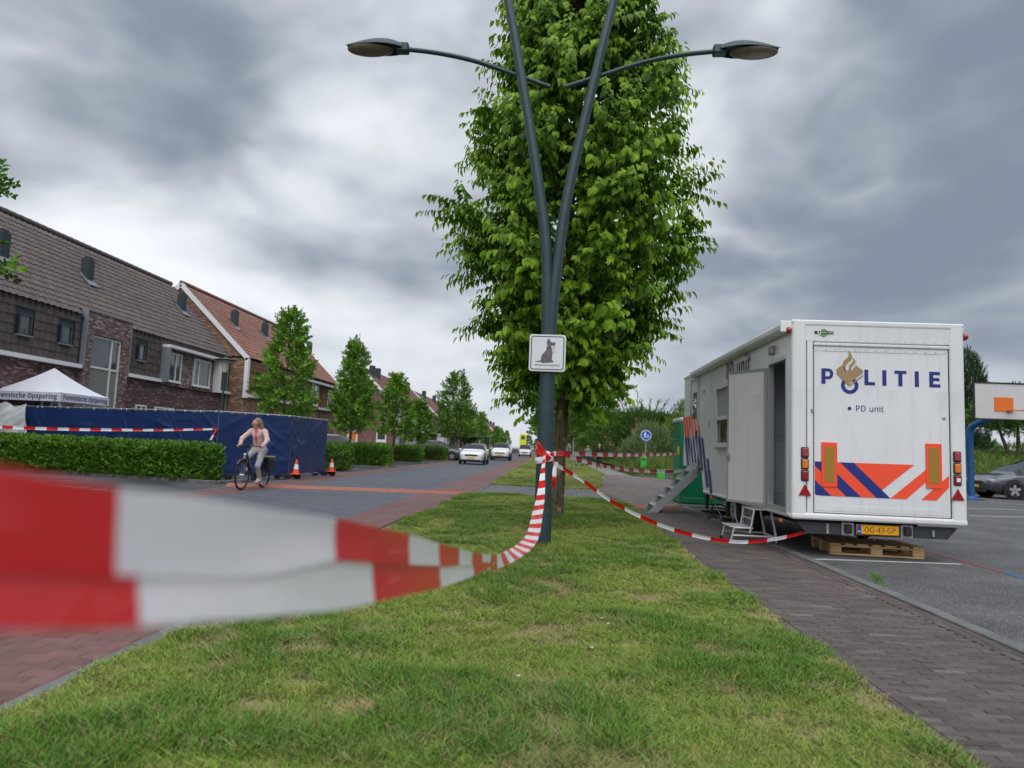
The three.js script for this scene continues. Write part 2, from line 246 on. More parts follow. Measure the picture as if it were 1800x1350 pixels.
// ---------------------------------------------------------------- grass
function clump(seed, n, h, w, spread, lean) {   // blades, each a bent tapering strip
  const r = rng(seed), pos = [], tri = (a, b, c) => pos.push(...a, ...b, ...c);
  for (let i = 0; i < n; i++) {
    const a = r() * 6.283, d = Math.sqrt(r()) * spread, x = Math.cos(a) * d, z = Math.sin(a) * d, f = r() * 6.283, hh = h * (.45 + r() * .75), ln = lean * (.3 + r()) * hh, ww = w * (.6 + r() * .7), b = r() * 6.283;
    const sx = Math.cos(b) * ww / 2, sz = Math.sin(b) * ww / 2, lx = Math.cos(f) * ln, lz = Math.sin(f) * ln;
    const p = (t, s) => [x + lx * t * t + sx * s, hh * (t - .28 * t * t * lean), z + lz * t * t + sz * s];
    tri(p(0, -1), p(0, 1), p(.5, .85)); tri(p(0, -1), p(.5, .85), p(.5, -.85)); tri(p(.5, -.85), p(.5, .85), p(1, 0));
  }
  const g = new THREE.BufferGeometry(); g.setAttribute('position', new THREE.Float32BufferAttribute(pos, 3)); g.computeVertexNormals(); return norm(g);
}
const mGrass = mat([1, 1, 1], .8, { specularIntensity: .35 });
const inPoly = (pts, x, z) => { let k = false; for (let i = 0, j = pts.length - 1; i < pts.length; j = i++) { const [a, b] = pts[i], [c, d] = pts[j]; if ((b > z) !== (d > z) && x < (c - a) * (z - b) / (d - b) + a) k = !k; } return k; };
function scatter(name, geos, list, material, label, category) {   // list: [x, y, z, scale, height factor, turn, colour]
  const o = new THREE.Group(); o.name = numbered(name); o.userData = { label, category, kind: 'stuff' }; scene.add(o);
  const q = new THREE.Quaternion(), up = V(0, 1, 0), m4 = new THREE.Matrix4(), c = new THREE.Color();
  geos.forEach((g, gi) => {
    const part = list.filter((_, i) => i % geos.length === gi), im = new THREE.InstancedMesh(g, material, part.length); im.name = 'blades'; im.userData.kind = 'stuff';
    part.forEach(([x, y, z, s, hf, t, col], i) => { m4.compose(V(x, y, z), q.setFromAxisAngle(up, t), V(s, s * hf, s)); im.setMatrixAt(i, m4); im.setColorAt(i, c.setRGB(col[0], col[1], col[2])); });
    im.castShadow = im.receiveShadow = true; o.add(im);
  });
  return o;
}
function lawnColour(x, z, r) {
  const dry = smooth(.475, .65, fbm2(x * 2.2 + 9, z * 2.2 + 4, 4) * .45 + fbm2(x * 6 + 2, z * 6 + 7, 3) * .55 + (r() - .5) * .16) * .85;
  const lush = smooth(.48, .64, fbm2(x * .9 + 31, z * .9 + 17, 3)), yel = r(), vary = .5 + .9 * r();
  const g = [(lerp(.172, .07, lush) + yel * .08) * vary, (lerp(.275, .2, lush) + yel * .05) * vary, (lerp(.045, .024, lush) + yel * .014) * vary];
  const st = [.33 + r() * .13, .26 + r() * .09, .135 + r() * .05], k = r() < .12 ? Math.max(dry, .8) : dry * (r() < .75 ? 1 : .3);
  return [lerp(g[0], st[0], k), lerp(g[1], st[1], k), lerp(g[2], st[2], k), dry, lush];
}
{
  const near = [1, 2, 3, 4, 5].map(s => clump(s, 16, .055, .0046, .048, .95)), r = rng(99), list = [], wide = [];
  for (let i = 0; i < 235000; i++) {
    const u = r(), z = -1.9 - 16.1 * Math.pow(u, 1.55), x = lerp(-2.34, 1.86, r()); if (!inPoly(lawnA, x + (r() - .5) * .1 + (noise2(z * 3, x > 0 ? 1.5 : 7.5) - .5) * .12, z + (r() - .5) * .1)) continue;
    if (!seen(x, 0, z) && !seen(x, .1, z)) continue;
    const c = lawnColour(x, z, r), s = .75 + .55 * r() + .25 * c[4] + .045 * Math.max(0, -z - 4), dry = c[3];
    if (dry > .5 && r() < .3) continue;
    if (dry > .35 && r() < .09) { const st = .8 + .5 * r(); list.push([x, .012, z, 1.5 + r() * .7, .34, r() * 6.283, [.36 * st, .285 * st, .16 * st]]); }
    const post = Math.min(Math.hypot(x + .05, z + 8.43) / .42, Math.hypot(x - .16, z + 11.1) / .5), tall = post < 1 ? 1.6 + (1 - post) * 1.4 : 1;
    list.push([x, .008, z, s, (lerp(1.1, .55, dry) + .35 * c[4]) * tall / (1 + .03 * Math.max(0, -z - 4)), r() * 6.283, c]);
  }
  scatter('lawn_grass', near, list, mGrass, 'patchy green and straw coloured mown grass around the lamp post', 'grass');
  const far = [11, 12, 13].map(s => clump(s, 14, .1, .016, .16, .8));
  for (let i = 0; i < 52000; i++) { const z = -22.5 - 95 * Math.pow(r(), 1.8), x = lerp(-1.9, 3.6, r()); if (!inPoly(lawnB, x, z)) continue; const c = lawnColour(x, z, r); wide.push([x, .005, z, .7 + r() * .5 + .012 * (-z - 22), .62, r() * 6.283, c.map((v, i) => i < 3 ? v * 1.1 : v)]); }
  scatter('verge_grass', far, wide, mGrass, 'short green grass of the verge beyond the slab crossing', 'grass');
}
// ---------------------------------------------------------------- lamp post, dog sign, barrier tapes
const paintFleck = tex(256, (u, v, i, j) => { const k = (fbm2(u * 8, v * 8, 5, 8, 61) - .5) * 40 + (hash(i, j, 62) - .5) * 14; return [225 + k, 225 + k, 225 + k]; }, .7);
const mPost = mat([.031, .068, .077], .42, { map: paintFleck });
const mPostDark = mPost;
const mGalv = mat([.42, .43, .44], .42, { metalness: .75 }), mAlu = mat([.6, .61, .62], .36, { metalness: .7 }), mBlack = mat([.015, .015, .016], .55), mRubber = mat([.018, .018, .019], .85), mWhite = mat([.78, .78, .77], .45);
const mDiffuser = mat([.27, .24, .2], .35, { map: speck([214, 205, 190], 60, 63, 256, .4) });
function lampPost(pos, label) {
  const t = thing('street_lamp_post', label, 'lamp post', pos, 0, 'forked lamp posts on the verge'), L = { local: true };
  M('post', [tube([[0, -.1, 0], [0, .9, 0], [0, 1.9, 0], [0, 2.62, 0]], 0, 20, 20, u => lerp(.105, .093, u))], mPost, t, L);
  M('collar', [cyl(.114, .112, .5, 0, .25, 0, 0, 0, 0, 24), cyl(.13, .118, .03, 0, .01, 0, 0, 0, 0, 24)], mPostDark, t, L);
  for (const s of [-1, 1]) {
    const sx = s < 0 ? 0 : .02;
    M('fork', tube([[s * .012, 2.3, 0], [s * .026, 2.9, 0], [s * .075 + sx, 3.82, 0], [s * .19, 4.56, 0], [s * .405, 5.7, 0], [s * .69, 7.1, 0], [s * .9, 8.0, 0]], 0, 40, 16, u => lerp(.078, .05, u)), mPost, t, L);
    M('arm', tube([[s * .1, 5.95, -.07], [s * .5, 6.09, -.07], [s * 1.1, 6.29, -.06], [s * 1.6, 6.38, -.03], [s * 2.0, 6.41, 0]], .03, 30, 12), mPost, t, L);
    M('arm_clamp', [rod([s * .46, 6.06, -.1], [s * .5, 6.1, .03], .035, .035, 10)], mPostDark, t, L);
    // lantern: a shallow boat shape, domed above, with the glass below
    const n = 18, w = 14, pos2 = [], F = (u, v) => { const x = lerp(2.05, 2.8, u), e = Math.sin(Math.PI * Math.pow(clamp(u * .94 + .05), .8)), a = v * Math.PI; return [s * x, 6.4 + .02 * u + Math.sin(a) * (.05 + .09 * e) * (1 - .3 * u), Math.cos(a) * (.06 + .1 * e)]; };
    for (let i = 0; i < n; i++) for (let j = 0; j < w; j++) { const a = F(i / n, j / w), b = F((i + 1) / n, j / w), c = F((i + 1) / n, (j + 1) / w), d = F(i / n, (j + 1) / w); s > 0 ? pos2.push(...a, ...c, ...b, ...a, ...d, ...c) : pos2.push(...a, ...b, ...c, ...a, ...c, ...d); }
    const g = new THREE.BufferGeometry(); g.setAttribute('position', new THREE.Float32BufferAttribute(pos2, 3)); g.computeVertexNormals();
    const head = M('lantern', [smoothed(norm(g), 1), rbox(.16, .12, .13, s * 2.05, 6.42, 0, .02)], mPostDark, t, L);
    const bowl = new THREE.SphereGeometry(1, 20, 10, 0, 6.2832, Math.PI / 2, Math.PI / 2); bowl.scale(.31, .075, .135); bowl.translate(s * 2.48, 6.405, 0);
    M('lamp_glass', bowl, mDiffuser, head, L);
  }
  M('hatch', rbox(.1, .34, .012, 0, .75, .1, .006), mPostDark, t, L);
  return t;
}
const post0 = lampPost([-.05, 0, -8.43], 'dark green forked lamp post wrapped with red and white tape');
post0.rotation.set(0, 0, 0);
{ // square dog sign strapped to the post
  const t = thing('dog_walking_sign', 'square white dog walking sign strapped to the lamp post', 'sign', [-.06, 2.2, -8.33]);
  const rr = (w, h, r) => { const s = new THREE.Shape(), x = -w / 2, y = -h / 2; s.moveTo(x + r, y); s.lineTo(x + w - r, y); s.quadraticCurveTo(x + w, y, x + w, y + r); s.lineTo(x + w, y + h - r); s.quadraticCurveTo(x + w, y + h, x + w - r, y + h); s.lineTo(x + r, y + h); s.quadraticCurveTo(x, y + h, x, y + h - r); s.lineTo(x, y + r); s.quadraticCurveTo(x, y, x + r, y); return s; };
  const plate = extr(rr(.44, .45, .035), .012, .003); plate.translate(0, .225, .01);
  M('plate', plate, mat([.74, .75, .76], .35), t, { local: true });
  const face = print(768, 768, (x, w, h) => {
    x.fillStyle = '#d9dce2'; x.fillRect(0, 0, w, h); x.strokeStyle = '#15161c'; x.lineWidth = 20; x.beginPath(); x.roundRect(26, 26, w - 52, h - 52, 50); x.stroke();
    x.save(); x.translate(60, 70); x.scale(.92, .92);
    x.fillStyle = '#6b6469'; x.strokeStyle = '#2b2629'; x.lineWidth = 9; x.lineJoin = 'round';
    x.beginPath(); x.moveTo(70, 548); x.quadraticCurveTo(150, 545, 210, 520); x.quadraticCurveTo(190, 420, 262, 350); x.quadraticCurveTo(320, 300, 335, 240); x.lineTo(355, 160); x.quadraticCurveTo(318, 110, 338, 70); x.lineTo(362, 0); x.lineTo(385, 58); x.lineTo(398, 2); x.lineTo(412, 70); x.lineTo(436, 92); x.lineTo(520, 88); x.quadraticCurveTo(545, 110, 532, 142); x.lineTo(470, 165); x.lineTo(425, 170); x.lineTo(448, 250); x.quadraticCurveTo(478, 330, 462, 420); x.lineTo(460, 520); x.lineTo(500, 528); x.quadraticCurveTo(505, 556, 470, 560); x.lineTo(260, 580); x.quadraticCurveTo(220, 575, 205, 552); x.quadraticCurveTo(140, 566, 70, 548); x.closePath(); x.fill(); x.stroke();
    x.beginPath(); x.ellipse(275, 490, 62, 74, .3, 0, 6.29); x.stroke(); x.beginPath(); x.moveTo(395, 390); x.lineTo(402, 530); x.moveTo(335, 545); x.lineTo(430, 545); x.stroke();
    x.strokeStyle = '#15110f'; x.lineWidth = 22; x.beginPath(); x.moveTo(322, 218); x.quadraticCurveTo(380, 235, 440, 205); x.stroke();
    x.strokeStyle = '#5a2422'; x.lineWidth = 12; x.beginPath(); x.moveTo(440, 215); x.quadraticCurveTo(545, 290, 500, 335); x.quadraticCurveTo(460, 350, 440, 300); x.stroke();
    x.strokeStyle = '#15110f'; x.lineWidth = 14; x.beginPath(); x.moveTo(498, 160); x.lineTo(502, 205); x.lineTo(530, 215); x.stroke(); x.restore();
    x.fillStyle = '#23222a'; x.font = 'bold 56px sans-serif'; x.textAlign = 'center'; x.fillText('Hondenuitlaatplaats', w / 2, 668, w - 150);
  });
  const g = new THREE.PlaneGeometry(.425, .435); g.translate(0, .225, .0265); M('sign_face', g, mat([1, 1, 1], .4, { map: face }), t, { local: true, uv: true });
  for (const y of [.1, .35]) M('strap', cyl(.101, .101, .02, 0, y, -.1, 0, 0, 0, 20), mGalv, t, { local: true });
}
// barrier tape: printed blocks of red and white, one block per unit of u
const stripeMap = (() => { const n = 256, d = new Uint8Array(n * 16 * 4); for (let j = 0; j < 16; j++) for (let i = 0; i < n; i++) { const red = i < n / 2, k = (j * n + i) * 4, e = (hash(i, j, 70) - .5) * 8; d[k] = (red ? 226 : 242) + e; d[k + 1] = (red ? 20 : 243) + e; d[k + 2] = (red ? 26 : 246) + e; d[k + 3] = 255; } const t = new THREE.DataTexture(d, n, 16); t.wrapS = t.wrapT = THREE.RepeatWrapping; t.magFilter = t.minFilter = THREE.LinearFilter; t.colorSpace = THREE.SRGBColorSpace; t.repeat.set(.5, 1); t.needsUpdate = true; return t; })();
const mTape = mat([1, 1, 1], .3, { map: stripeMap, transmission: .18, thickness: 0, clearcoat: .3 });
function ribbon(A, Bc, us, across = 5, bulge = 0, crease = 0) {   // A, Bc: the two edges, arrays of Vector3 of equal length; us: print position at each point
  const ca = curve(A), cb = curve(Bc), n = (A.length - 1) * 10, pos = [], uv = [], idx = [], r = noise2, N = A.length - 1;
  for (let i = 0; i <= n; i++) {
    const t = i / n, a = ca.getPoint(t), b = cb.getPoint(t), k = Math.min(N - 1, Math.floor(t * N)), u = lerp(us[k], us[k + 1], t * N - k), nx = V(0, 0, 0).subVectors(cb.getTangent(t), V()).cross(b.clone().sub(a)).normalize(), w = a.distanceTo(b);
    for (let j = 0; j <= across; j++) { const s = j / across, off = (Math.sin(s * Math.PI) * bulge + (r(u * 1.7, s * 3.1, 0, 5) - .5) * crease) * w; pos.push(lerp(a.x, b.x, s) + nx.x * off, lerp(a.y, b.y, s) + nx.y * off, lerp(a.z, b.z, s) + nx.z * off); uv.push(u, s); }
  }
  for (let i = 0; i < n; i++) for (let j = 0; j < across; j++) { const a = i * (across + 1) + j, b = a + across + 1; idx.push(a, b, a + 1, b, b + 1, a + 1); }
  const g = new THREE.BufferGeometry(); g.setAttribute('position', new THREE.Float32BufferAttribute(pos, 3)); g.setAttribute('uv', new THREE.Float32BufferAttribute(uv, 2)); g.setIndex(idx); g.computeVertexNormals(); return g;
}
// a strand hung through given points, width vector turning from w0 to w1
function strand(pts, block, w0, w1, phase = 0) { const c = curve(pts), n = pts.length * 3, A = [], Bc = [], us = []; let L = phase, last = null; for (let i = 0; i <= n; i++) { const p = c.getPointAt(i / n), w = V(...w0).lerp(V(...w1), i / n); if (last) L += p.distanceTo(last); last = p; A.push(p.clone().add(w)); Bc.push(p.clone().sub(w)); us.push(L / block); } return ribbon(A, Bc, us, 4, .08, .12); }
{
  const t = thing('barrier_tape', 'red and white barrier tape sagging from the lamp post past the photographer', 'barrier tape', [-.2, 0, -1]);
  const rows = [[-.251, 1.234, -.283, -.245, 1.188, -.242, 1.163], [-.249, 1.232, -.3, -.244, 1.186, -.241, 1.16], [-.245, 1.222, -.354, -.241, 1.175, -.238, 1.147], [-.241, 1.212, -.431, -.237, 1.16, -.234, 1.131], [-.236, 1.194, -.55, -.232, 1.139, -.229, 1.107], [-.229, 1.166, -.742, -.226, 1.121, -.223, 1.069], [-.224, 1.144, -.872, -.222, 1.099, -.219, 1.048], [-.217, 1.106, -1.097, -.215, 1.059, -.212, 1.013], [-.209, 1.054, -1.377, -.206, 1.011, -.204, .97], [-.201, 1.009, -1.624, -.2, .972, -.198, .935], [-.191, .949, -1.968, -.19, .921, -.189, .886], [-.178, .872, -2.455, -.177, .85, -.176, .821]];
  const farR = [[-.178, .784, -3.159, -.137, .74], [-.17, .689, -4.066, -.086, .663], [-.142, .644, -4.863, -.05, .633], [-.131, .672, -5.928, -.034, .691], [-.104, .805, -6.889, -.025, .819], [-.084, 1.0, -7.5, -.035, 1.014], [-.066, 1.165, -8.28, -.039, 1.18]];
  const pick = (d, tab) => { let i = 0; while (i < tab.length - 2 && d > tab[i + 1]) i++; return i + (d - tab[i]) / (tab[i + 1] - tab[i]); };
  const upTab = [-.02, .383, .742, 1.097, 1.358, 1.624, 1.869, 2.078, 2.321, 2.561, 2.8], loTab = [-.06, .399, .899, 1.377, 1.905, 2.358, 2.802];
  const E1 = [], E2 = [], F1 = [], F2 = [], uu = [], ul = [];
  rows.unshift([-.258, 1.25, -.12, -.252, 1.205, -.249, 1.182], [-.254, 1.242, -.2, -.248, 1.196, -.245, 1.172]);
  for (const [x, y, z, cx, cy, bx, by] of rows) { const d = -z, f = smooth(1.7, 2.5, d); E1.push(V(x, y, z)); E2.push(V(lerp(cx, bx, f), lerp(cy, by, f), z)); uu.push(pick(d, upTab)); F1.push(V(cx - .004 + f * .01, lerp(cy + .006, cy - .012, f), z - .006 - f * .02)); F2.push(V(bx, lerp(by, by + .02, f), z)); ul.push(pick(d, loTab) + 1); }
  let acc = uu[uu.length - 1], pz = rows[rows.length - 1];
  for (const [x, y, z, bx, by] of farR) { E1.push(V(x, y, z)); E2.push(V(bx, by, z)); acc += Math.hypot(z - pz[2], y - pz[1]) / .215; uu.push(acc); pz = [x, y, z]; }
  M('upper_strand', ribbon(E1, E2, uu, 8, .015, .035), mTape, t, { uv: true });
  M('lower_strand', ribbon(F1, F2, ul.map(u => u + 1), 6, .015, .03), mTape, t, { uv: true });
}
{ // the knot round the post with its loose bow
  const t = thing('tape_wrapping', 'red and white tape wound and knotted around the lamp post', 'barrier tape', [-.05, 1.05, -8.43]);
  const ring = (y, tilt, u0, h) => { const A = [], Bc = [], us = []; for (let i = 0; i <= 16; i++) { const a = i / 16 * 6.2832 + 1.4, R = .112, x = -.05 + Math.cos(a) * R, z = -8.43 + Math.sin(a) * R, yy = y + Math.cos(a) * tilt; A.push(V(x, yy + h, z)); Bc.push(V(x, yy - h, z)); us.push(u0 + i / 16 * 3); } return ribbon(A, Bc, us, 4, .05, .2); };
  M('wrap', ring(1.2, -.02, 0.2, .035), mTape, t, { uv: true }); M('wrap', ring(1.13, .025, 1.1, .04), mTape, t, { uv: true });
  M('bow', [strand([[-.04, 1.2, -8.3], [-.1, 1.28, -8.29], [-.15, 1.33, -8.3], [-.13, 1.25, -8.28], [-.05, 1.19, -8.29]], 2, [0, .018, .005], [.012, .014, 0], .2)], mTape, t, { uv: true });
  M('knot', [strand([[-.08, 1.22, -8.31], [-.03, 1.17, -8.285], [.02, 1.13, -8.3]], .2, [.02, .02, 0], [.02, .02, 0], .05)], mTape, t, { uv: true });
}
{
  const t = thing('barrier_tape', 'red and white barrier tape drooping from the lamp post to the trailer bumper', 'barrier tape', [1.5, 0, -9.5]);
  M('strand', strand([[.04, 1.16, -8.55], [.1, 1.06, -9.2], [.46, .85, -9.7], [.92, .55, -9.95], [1.38, .33, -10], [1.92, .16, -9.9], [2.58, .09, -9.7], [3.05, .17, -9.5], [3.51, .33, -9.35]], .25, [.0, .03, .012], [.004, .026, .01], .1), mTape, t, { uv: true });
  M('tail', strand([[.1, 1.09, -9.15], [.085, .98, -9.12], [.08, .86, -9.1], [.07, .76, -9.12]], .3, [.025, 0, .01], [.03, 0, 0], .4), mTape, t, { uv: true });
}
{
  const t = thing('barrier_tape', 'taut red and white tape from the tree trunk to the green toilet', 'barrier tape', [1.7, 0, -14.5]);
  M('strand', strand([[.27, 1.2, -11.1], [1.2, 1.195, -13.2], [2.3, 1.22, -15.8], [3.3, 1.27, -18.05]], .3, [0, .036, 0], [0, .036, 0]), mTape, t, { uv: true });
  const u = thing('barrier_tape', 'slack red and white tape from the tree trunk to the metal steps', 'barrier tape', [1.7, 0, -14]);
  M('strand', strand([[.28, 1.17, -11.05], [.8, 1.03, -12.4], [1.33, .93, -14], [2.4, .84, -16], [3.1, .86, -16.6], [3.3, .9, -16.7]], .3, [0, .036, .006], [0, .036, .006], .1), mTape, u, { uv: true });
  const w = thing('barrier_tape_wrap', 'red and white tape wound around the tree trunk', 'barrier tape', [.16, 1.1, -11.16]);
  const A = [], Bc = [], us = []; for (let i = 0; i <= 16; i++) { const a = i / 16 * 6.283; A.push(V(.16 + Math.cos(a) * .155, 1.225, -11.16 + Math.sin(a) * .155)); Bc.push(V(.16 + Math.cos(a) * .155, 1.15, -11.16 + Math.sin(a) * .155)); us.push(i / 16 * 3.4); } M('wrap', ribbon(A, Bc, us, 4, .03, .15), mTape, w, { uv: true });
}
// ---------------------------------------------------------------- the police trailer
const weather = tex(512, (u, v, i, j) => { const k = (fbm2(u * 5, v * 3, 5, 5, 81) - .5) * 16 + (hash(i, j, 82) - .5) * 5, st = smooth(.62, .74, fbm2(u * 40, v * 3, 3, 40, 83)) * 5.5; return [232 + k - st, 232 + k - st, 231 + k - st * 1.2]; }, 2.2);
const mBody = mat([.93, .94, .96], .3, { map: weather, clearcoat: .4, clearcoatRoughness: .25 });
const mTrim = mat([.9, .91, .92], .4, { map: weather }), mGap = mat([.3, .3, .3], .8), mGrey = mat([.27, .29, .31], .5), mInner = mat([.4, .44, .49], .5), mSteel = mat([.05, .056, .06], .6, { map: paintFleck });
const mOrange = mat([.95, .085, .03], .45), mNavy = mat([.012, .03, .2], .4), mGold = mat([.36, .235, .115], .45), mRed = mat([.32, .008, .012], .15, { clearcoat: 1 }), mAmber = mat([.75, .19, .01], .15, { clearcoat: 1 }), mBrownRefl = mat([.36, .19, .02], .45), mGlass = mat([.03, .035, .04], .06, { metalness: 0, clearcoat: 1 }), mPane = mat([.9, .95, .95], .02, { transmission: 1, thickness: 0 });
const TX = 3.185, TR = 5.41, TZ = -9.2, TF = -16.45, T0 = .49, T1 = 3.1;
const trailer = thing('police_trailer', 'white police trailer with blue and orange stripes parked on the court', 'trailer', [4.3, 0, -12.6]);
{
  const t = trailer, prof = [[TZ - .06, T0], [-14.3, T0], [-14.55, 1.0], [TF, 1.0], [TF, T1], [TZ - .06, T1]];
  const ls = shape(prof), hole = (z0, z1, y0, y1) => { const p = new THREE.Path(); p.moveTo(z0, y0); p.lineTo(z1, y0); p.lineTo(z1, y1); p.lineTo(z0, y1); p.closePath(); ls.holes.push(p); };
  hole(-10.15, -9.36, .58, 2.64); hole(-13.2, -12.25, 1.45, 2.52);
  M('side_panel', wallX(ls, TX, TX + .05), mBody, t); M('side_panel', wallX(shape(prof), TR - .05, TR), mBody, t);
  M('roof', rbox(TR - TX, .05, TZ - TF, (TX + TR) / 2, T1 - .01, (TZ + TF) / 2, .02), mBody, t);
  M('floor', [B2(TX + .06, TR - .06, T0, T0 + .06, -14.4, TZ - .08), B2(TX + .06, TR - .06, 1.0, 1.06, TF + .06, -14.5), B2(TX + .06, TR - .06, T0, 1.03, -14.58, -14.5)], mSteel, t);
  M('front_panel', B2(TX + .01, TR - .01, 1.0, T1 - .04, TF - .03, TF + .02), mBody, t);
  // rear wall: corner posts, head band, sill and the drop door between them
  M('rear_panel', [B2(TX + .05, TR - .05, T0 + .02, T1 - .05, TZ - .11, TZ - .06)], mGap, t);
  M('corner_post', [rbox(.2, T1 - T0 - .02, .1, TX + .1, (T0 + T1) / 2, TZ - .05, .045, 0, 0, 0, 4)], mTrim, t); M('corner_post', [rbox(.2, T1 - T0 - .02, .1, TR - .1, (T0 + T1) / 2, TZ - .05, .045, 0, 0, 0, 4)], mTrim, t);
  M('rear_strip', B2(TX + .205, TX + .275, .56, 2.86, TZ - .08, TZ - .012), mBody, t); M('rear_strip', B2(TR - .2, TR - .208 + .003, .56, 2.86, TZ - .08, TZ - .016), mBody, t);
  M('rear_head', [rbox(TR - TX - .36, .26, .07, (TX + TR) / 2, 2.955, TZ - .045, .015), rbox(TR - TX, .1, .12, (TX + TR) / 2, T1 - .03, TZ - .06, .045, 0, 0, 0, 4)], mTrim, t);
  M('rear_sill', [rbox(TR - TX, .09, .12, (TX + TR) / 2, T0 + .03, TZ - .055, .035, 0, 0, 0, 4)], mTrim, t);
  const door = M('rear_door', [B2(3.478, 5.195, .575, 2.81, TZ - .07, TZ - .01)], mBody, t);
  M('hinge_rail', [rbox(1.74, .04, .03, 4.335, 2.79, TZ, .01), B2(3.48, 5.17, 2.7, 2.74, TZ - .011, TZ - .004)], mTrim, door);
  M('edge_strip', [B2(3.482, 3.56, .6, 2.69, TZ - .011, TZ - .006), B2(5.09, 5.185, .6, 2.69, TZ - .011, TZ - .006), B2(3.565, 5.085, .6, .67, TZ - .011, TZ - .006)], mTrim, door);
  const rv = []; for (let i = 0; i < 14; i++) rv.push(cyl(.007, .005, .008, 3.5 + i * .128, 2.72, TZ, Math.PI / 2, 0, 0, 8), cyl(.007, .005, .008, 3.5 + i * .128, 2.85, TZ - .008, Math.PI / 2, 0, 0, 8)); M('rivet', rv, mGalv, door, { kind: 'stuff' });
  M('door_catch', rbox(.045, .022, .012, 5.13, 1.86, TZ + .002, .004), mGrey, door); M('door_catch', rbox(.03, .05, .012, 3.45, 1.9, TZ - .004, .004), mGrey, door);
  for (const [x, z] of [[TX, TZ], [TR, TZ]]) M('roof_rail', rod([x + (x < 4 ? .03 : -.03), T1 - .03, TZ - .03], [x + (x < 4 ? .03 : -.03), T1 - .03, TF], .05, .05, 14), mTrim, t);
  M('lower_rail', rod([TX + .02, T0 + .03, TZ - .05], [TX + .02, T0 + .03, -14.3], .034, .034, 12), mTrim, t); M('lower_rail', rod([TR - .02, T0 + .03, TZ - .05], [TR - .02, T0 + .03, -14.3], .034, .034, 12), mTrim, t);
  M('awning', [rbox(.15, .14, 5.9, TX - .06, 3.02, -12.2, .055, 0, 0, 0, 4)], mTrim, t); for (const z of [-9.24, -15.16]) M('awning_cap', rbox(.165, .155, .03, TX - .06, 3.02, z, .05), mWhite, t);
  // lettering and the emblem on the rear door
  const zl = TZ - .006, put = (g, x, y, z = zl) => { g.translate(x, y, z); return g; };
  const H = .205, glyph = { L: [[0, 0], [.135, 0], [.135, .042], [.05, .042], [.05, H], [0, H]], I: [[0, 0], [.052, 0], [.052, H], [0, H]], T: [[.05, 0], [.102, 0], [.102, H - .04], [.155, H - .04], [.155, H], [0, H], [0, H - .04], [.05, H - .04]], E: [[0, 0], [.14, 0], [.14, .042], [.05, .042], [.05, .084], [.128, .084], [.128, .124], [.05, .124], [.05, H - .042], [.138, H - .042], [.138, H], [0, H]] };
  for (const [c, x] of [['L', 4.155], ['I', 4.385], ['T', 4.54], ['I', 4.8], ['E', 4.985]]) M('letter', put(flat(shape(glyph[c])), x - .03, 2.262), mNavy, door);
  { const s = new THREE.Shape(); s.moveTo(0, 0); s.lineTo(.052, 0); s.lineTo(.052, .062); s.lineTo(.09, .062); s.bezierCurveTo(.175, .062, .175, H, .09, H); s.lineTo(0, H); s.closePath(); const h = new THREE.Path(); h.moveTo(.052, .1); h.lineTo(.085, .1); h.bezierCurveTo(.122, .1, .122, H - .04, .085, H - .04); h.lineTo(.052, H - .04); h.closePath(); s.holes.push(h); M('letter', put(flat(s), 3.57, 2.262), mNavy, door); }
  M('letter', put(new THREE.RingGeometry(.064, .112, 40), 3.935, 2.25), mNavy, door);
  const em = new THREE.Shape(); em.moveTo(3.765, 2.46); em.lineTo(3.835, 2.515); em.lineTo(3.9, 2.44); em.lineTo(3.935, 2.48); em.lineTo(3.955, 2.44); em.lineTo(4.015, 2.52); em.lineTo(4.105, 2.455); em.lineTo(4.105, 2.425); em.lineTo(3.935, 2.285); em.lineTo(3.935, 2.26); em.lineTo(4.105, 2.395); em.lineTo(4.105, 2.375); em.lineTo(3.93, 2.235); em.lineTo(3.765, 2.4); em.closePath();
  const dot = new THREE.Path(); dot.absarc(3.93, 2.365, .026, 0, 6.2832); em.holes.push(dot);
  M('emblem', put(flat(em), 0, 0, zl + .004), mGold, door);
  const fl = (ox, oy, k) => { const s = new THREE.Shape(); s.moveTo(ox, oy); s.bezierCurveTo(ox - .09 * k, oy + .1 * k, ox - .05 * k, oy + .17 * k, ox + .02 * k, oy + .22 * k); s.bezierCurveTo(ox + .05 * k, oy + .26 * k, ox + .045 * k, oy + .29 * k, ox + .03 * k, oy + .33 * k); s.bezierCurveTo(ox + .1 * k, oy + .28 * k, ox + .1 * k, oy + .22 * k, ox + .07 * k, oy + .18 * k); s.bezierCurveTo(ox + .0 * k, oy + .12 * k, ox - .03 * k, oy + .09 * k, ox, oy); return s; };
  M('emblem_flame', [put(flat(fl(3.89, 2.43, .86)), 0, 0, zl + .004), put(flat(fl(3.945, 2.43, .58)), .012, 0, zl + .004)], mGold, door);
  M('print_dot', put(new THREE.CircleGeometry(.024, 24), 3.93, 1.945), mNavy, door);
  { let x = 4.005; for (const ch of 'PD unit') { if (ch === ' ') { x += .035; continue; } const g = letters(ch, .078, fontThin), w = g.boundingBox.max.x; M('small_letter', put(g, x, 1.912), mNavy, door); x += w + .008; } }
  // striping across the foot of the door
  const y0 = .795, y1 = 1.235, sk = .46, band = (a, b, m, z) => M('stripe', put(flat(shape([[a, y1], [b, y1], [b + sk, y0], [a + sk, y0]].map(([x, y]) => [x, y]))), 0, 0, z), m, door);
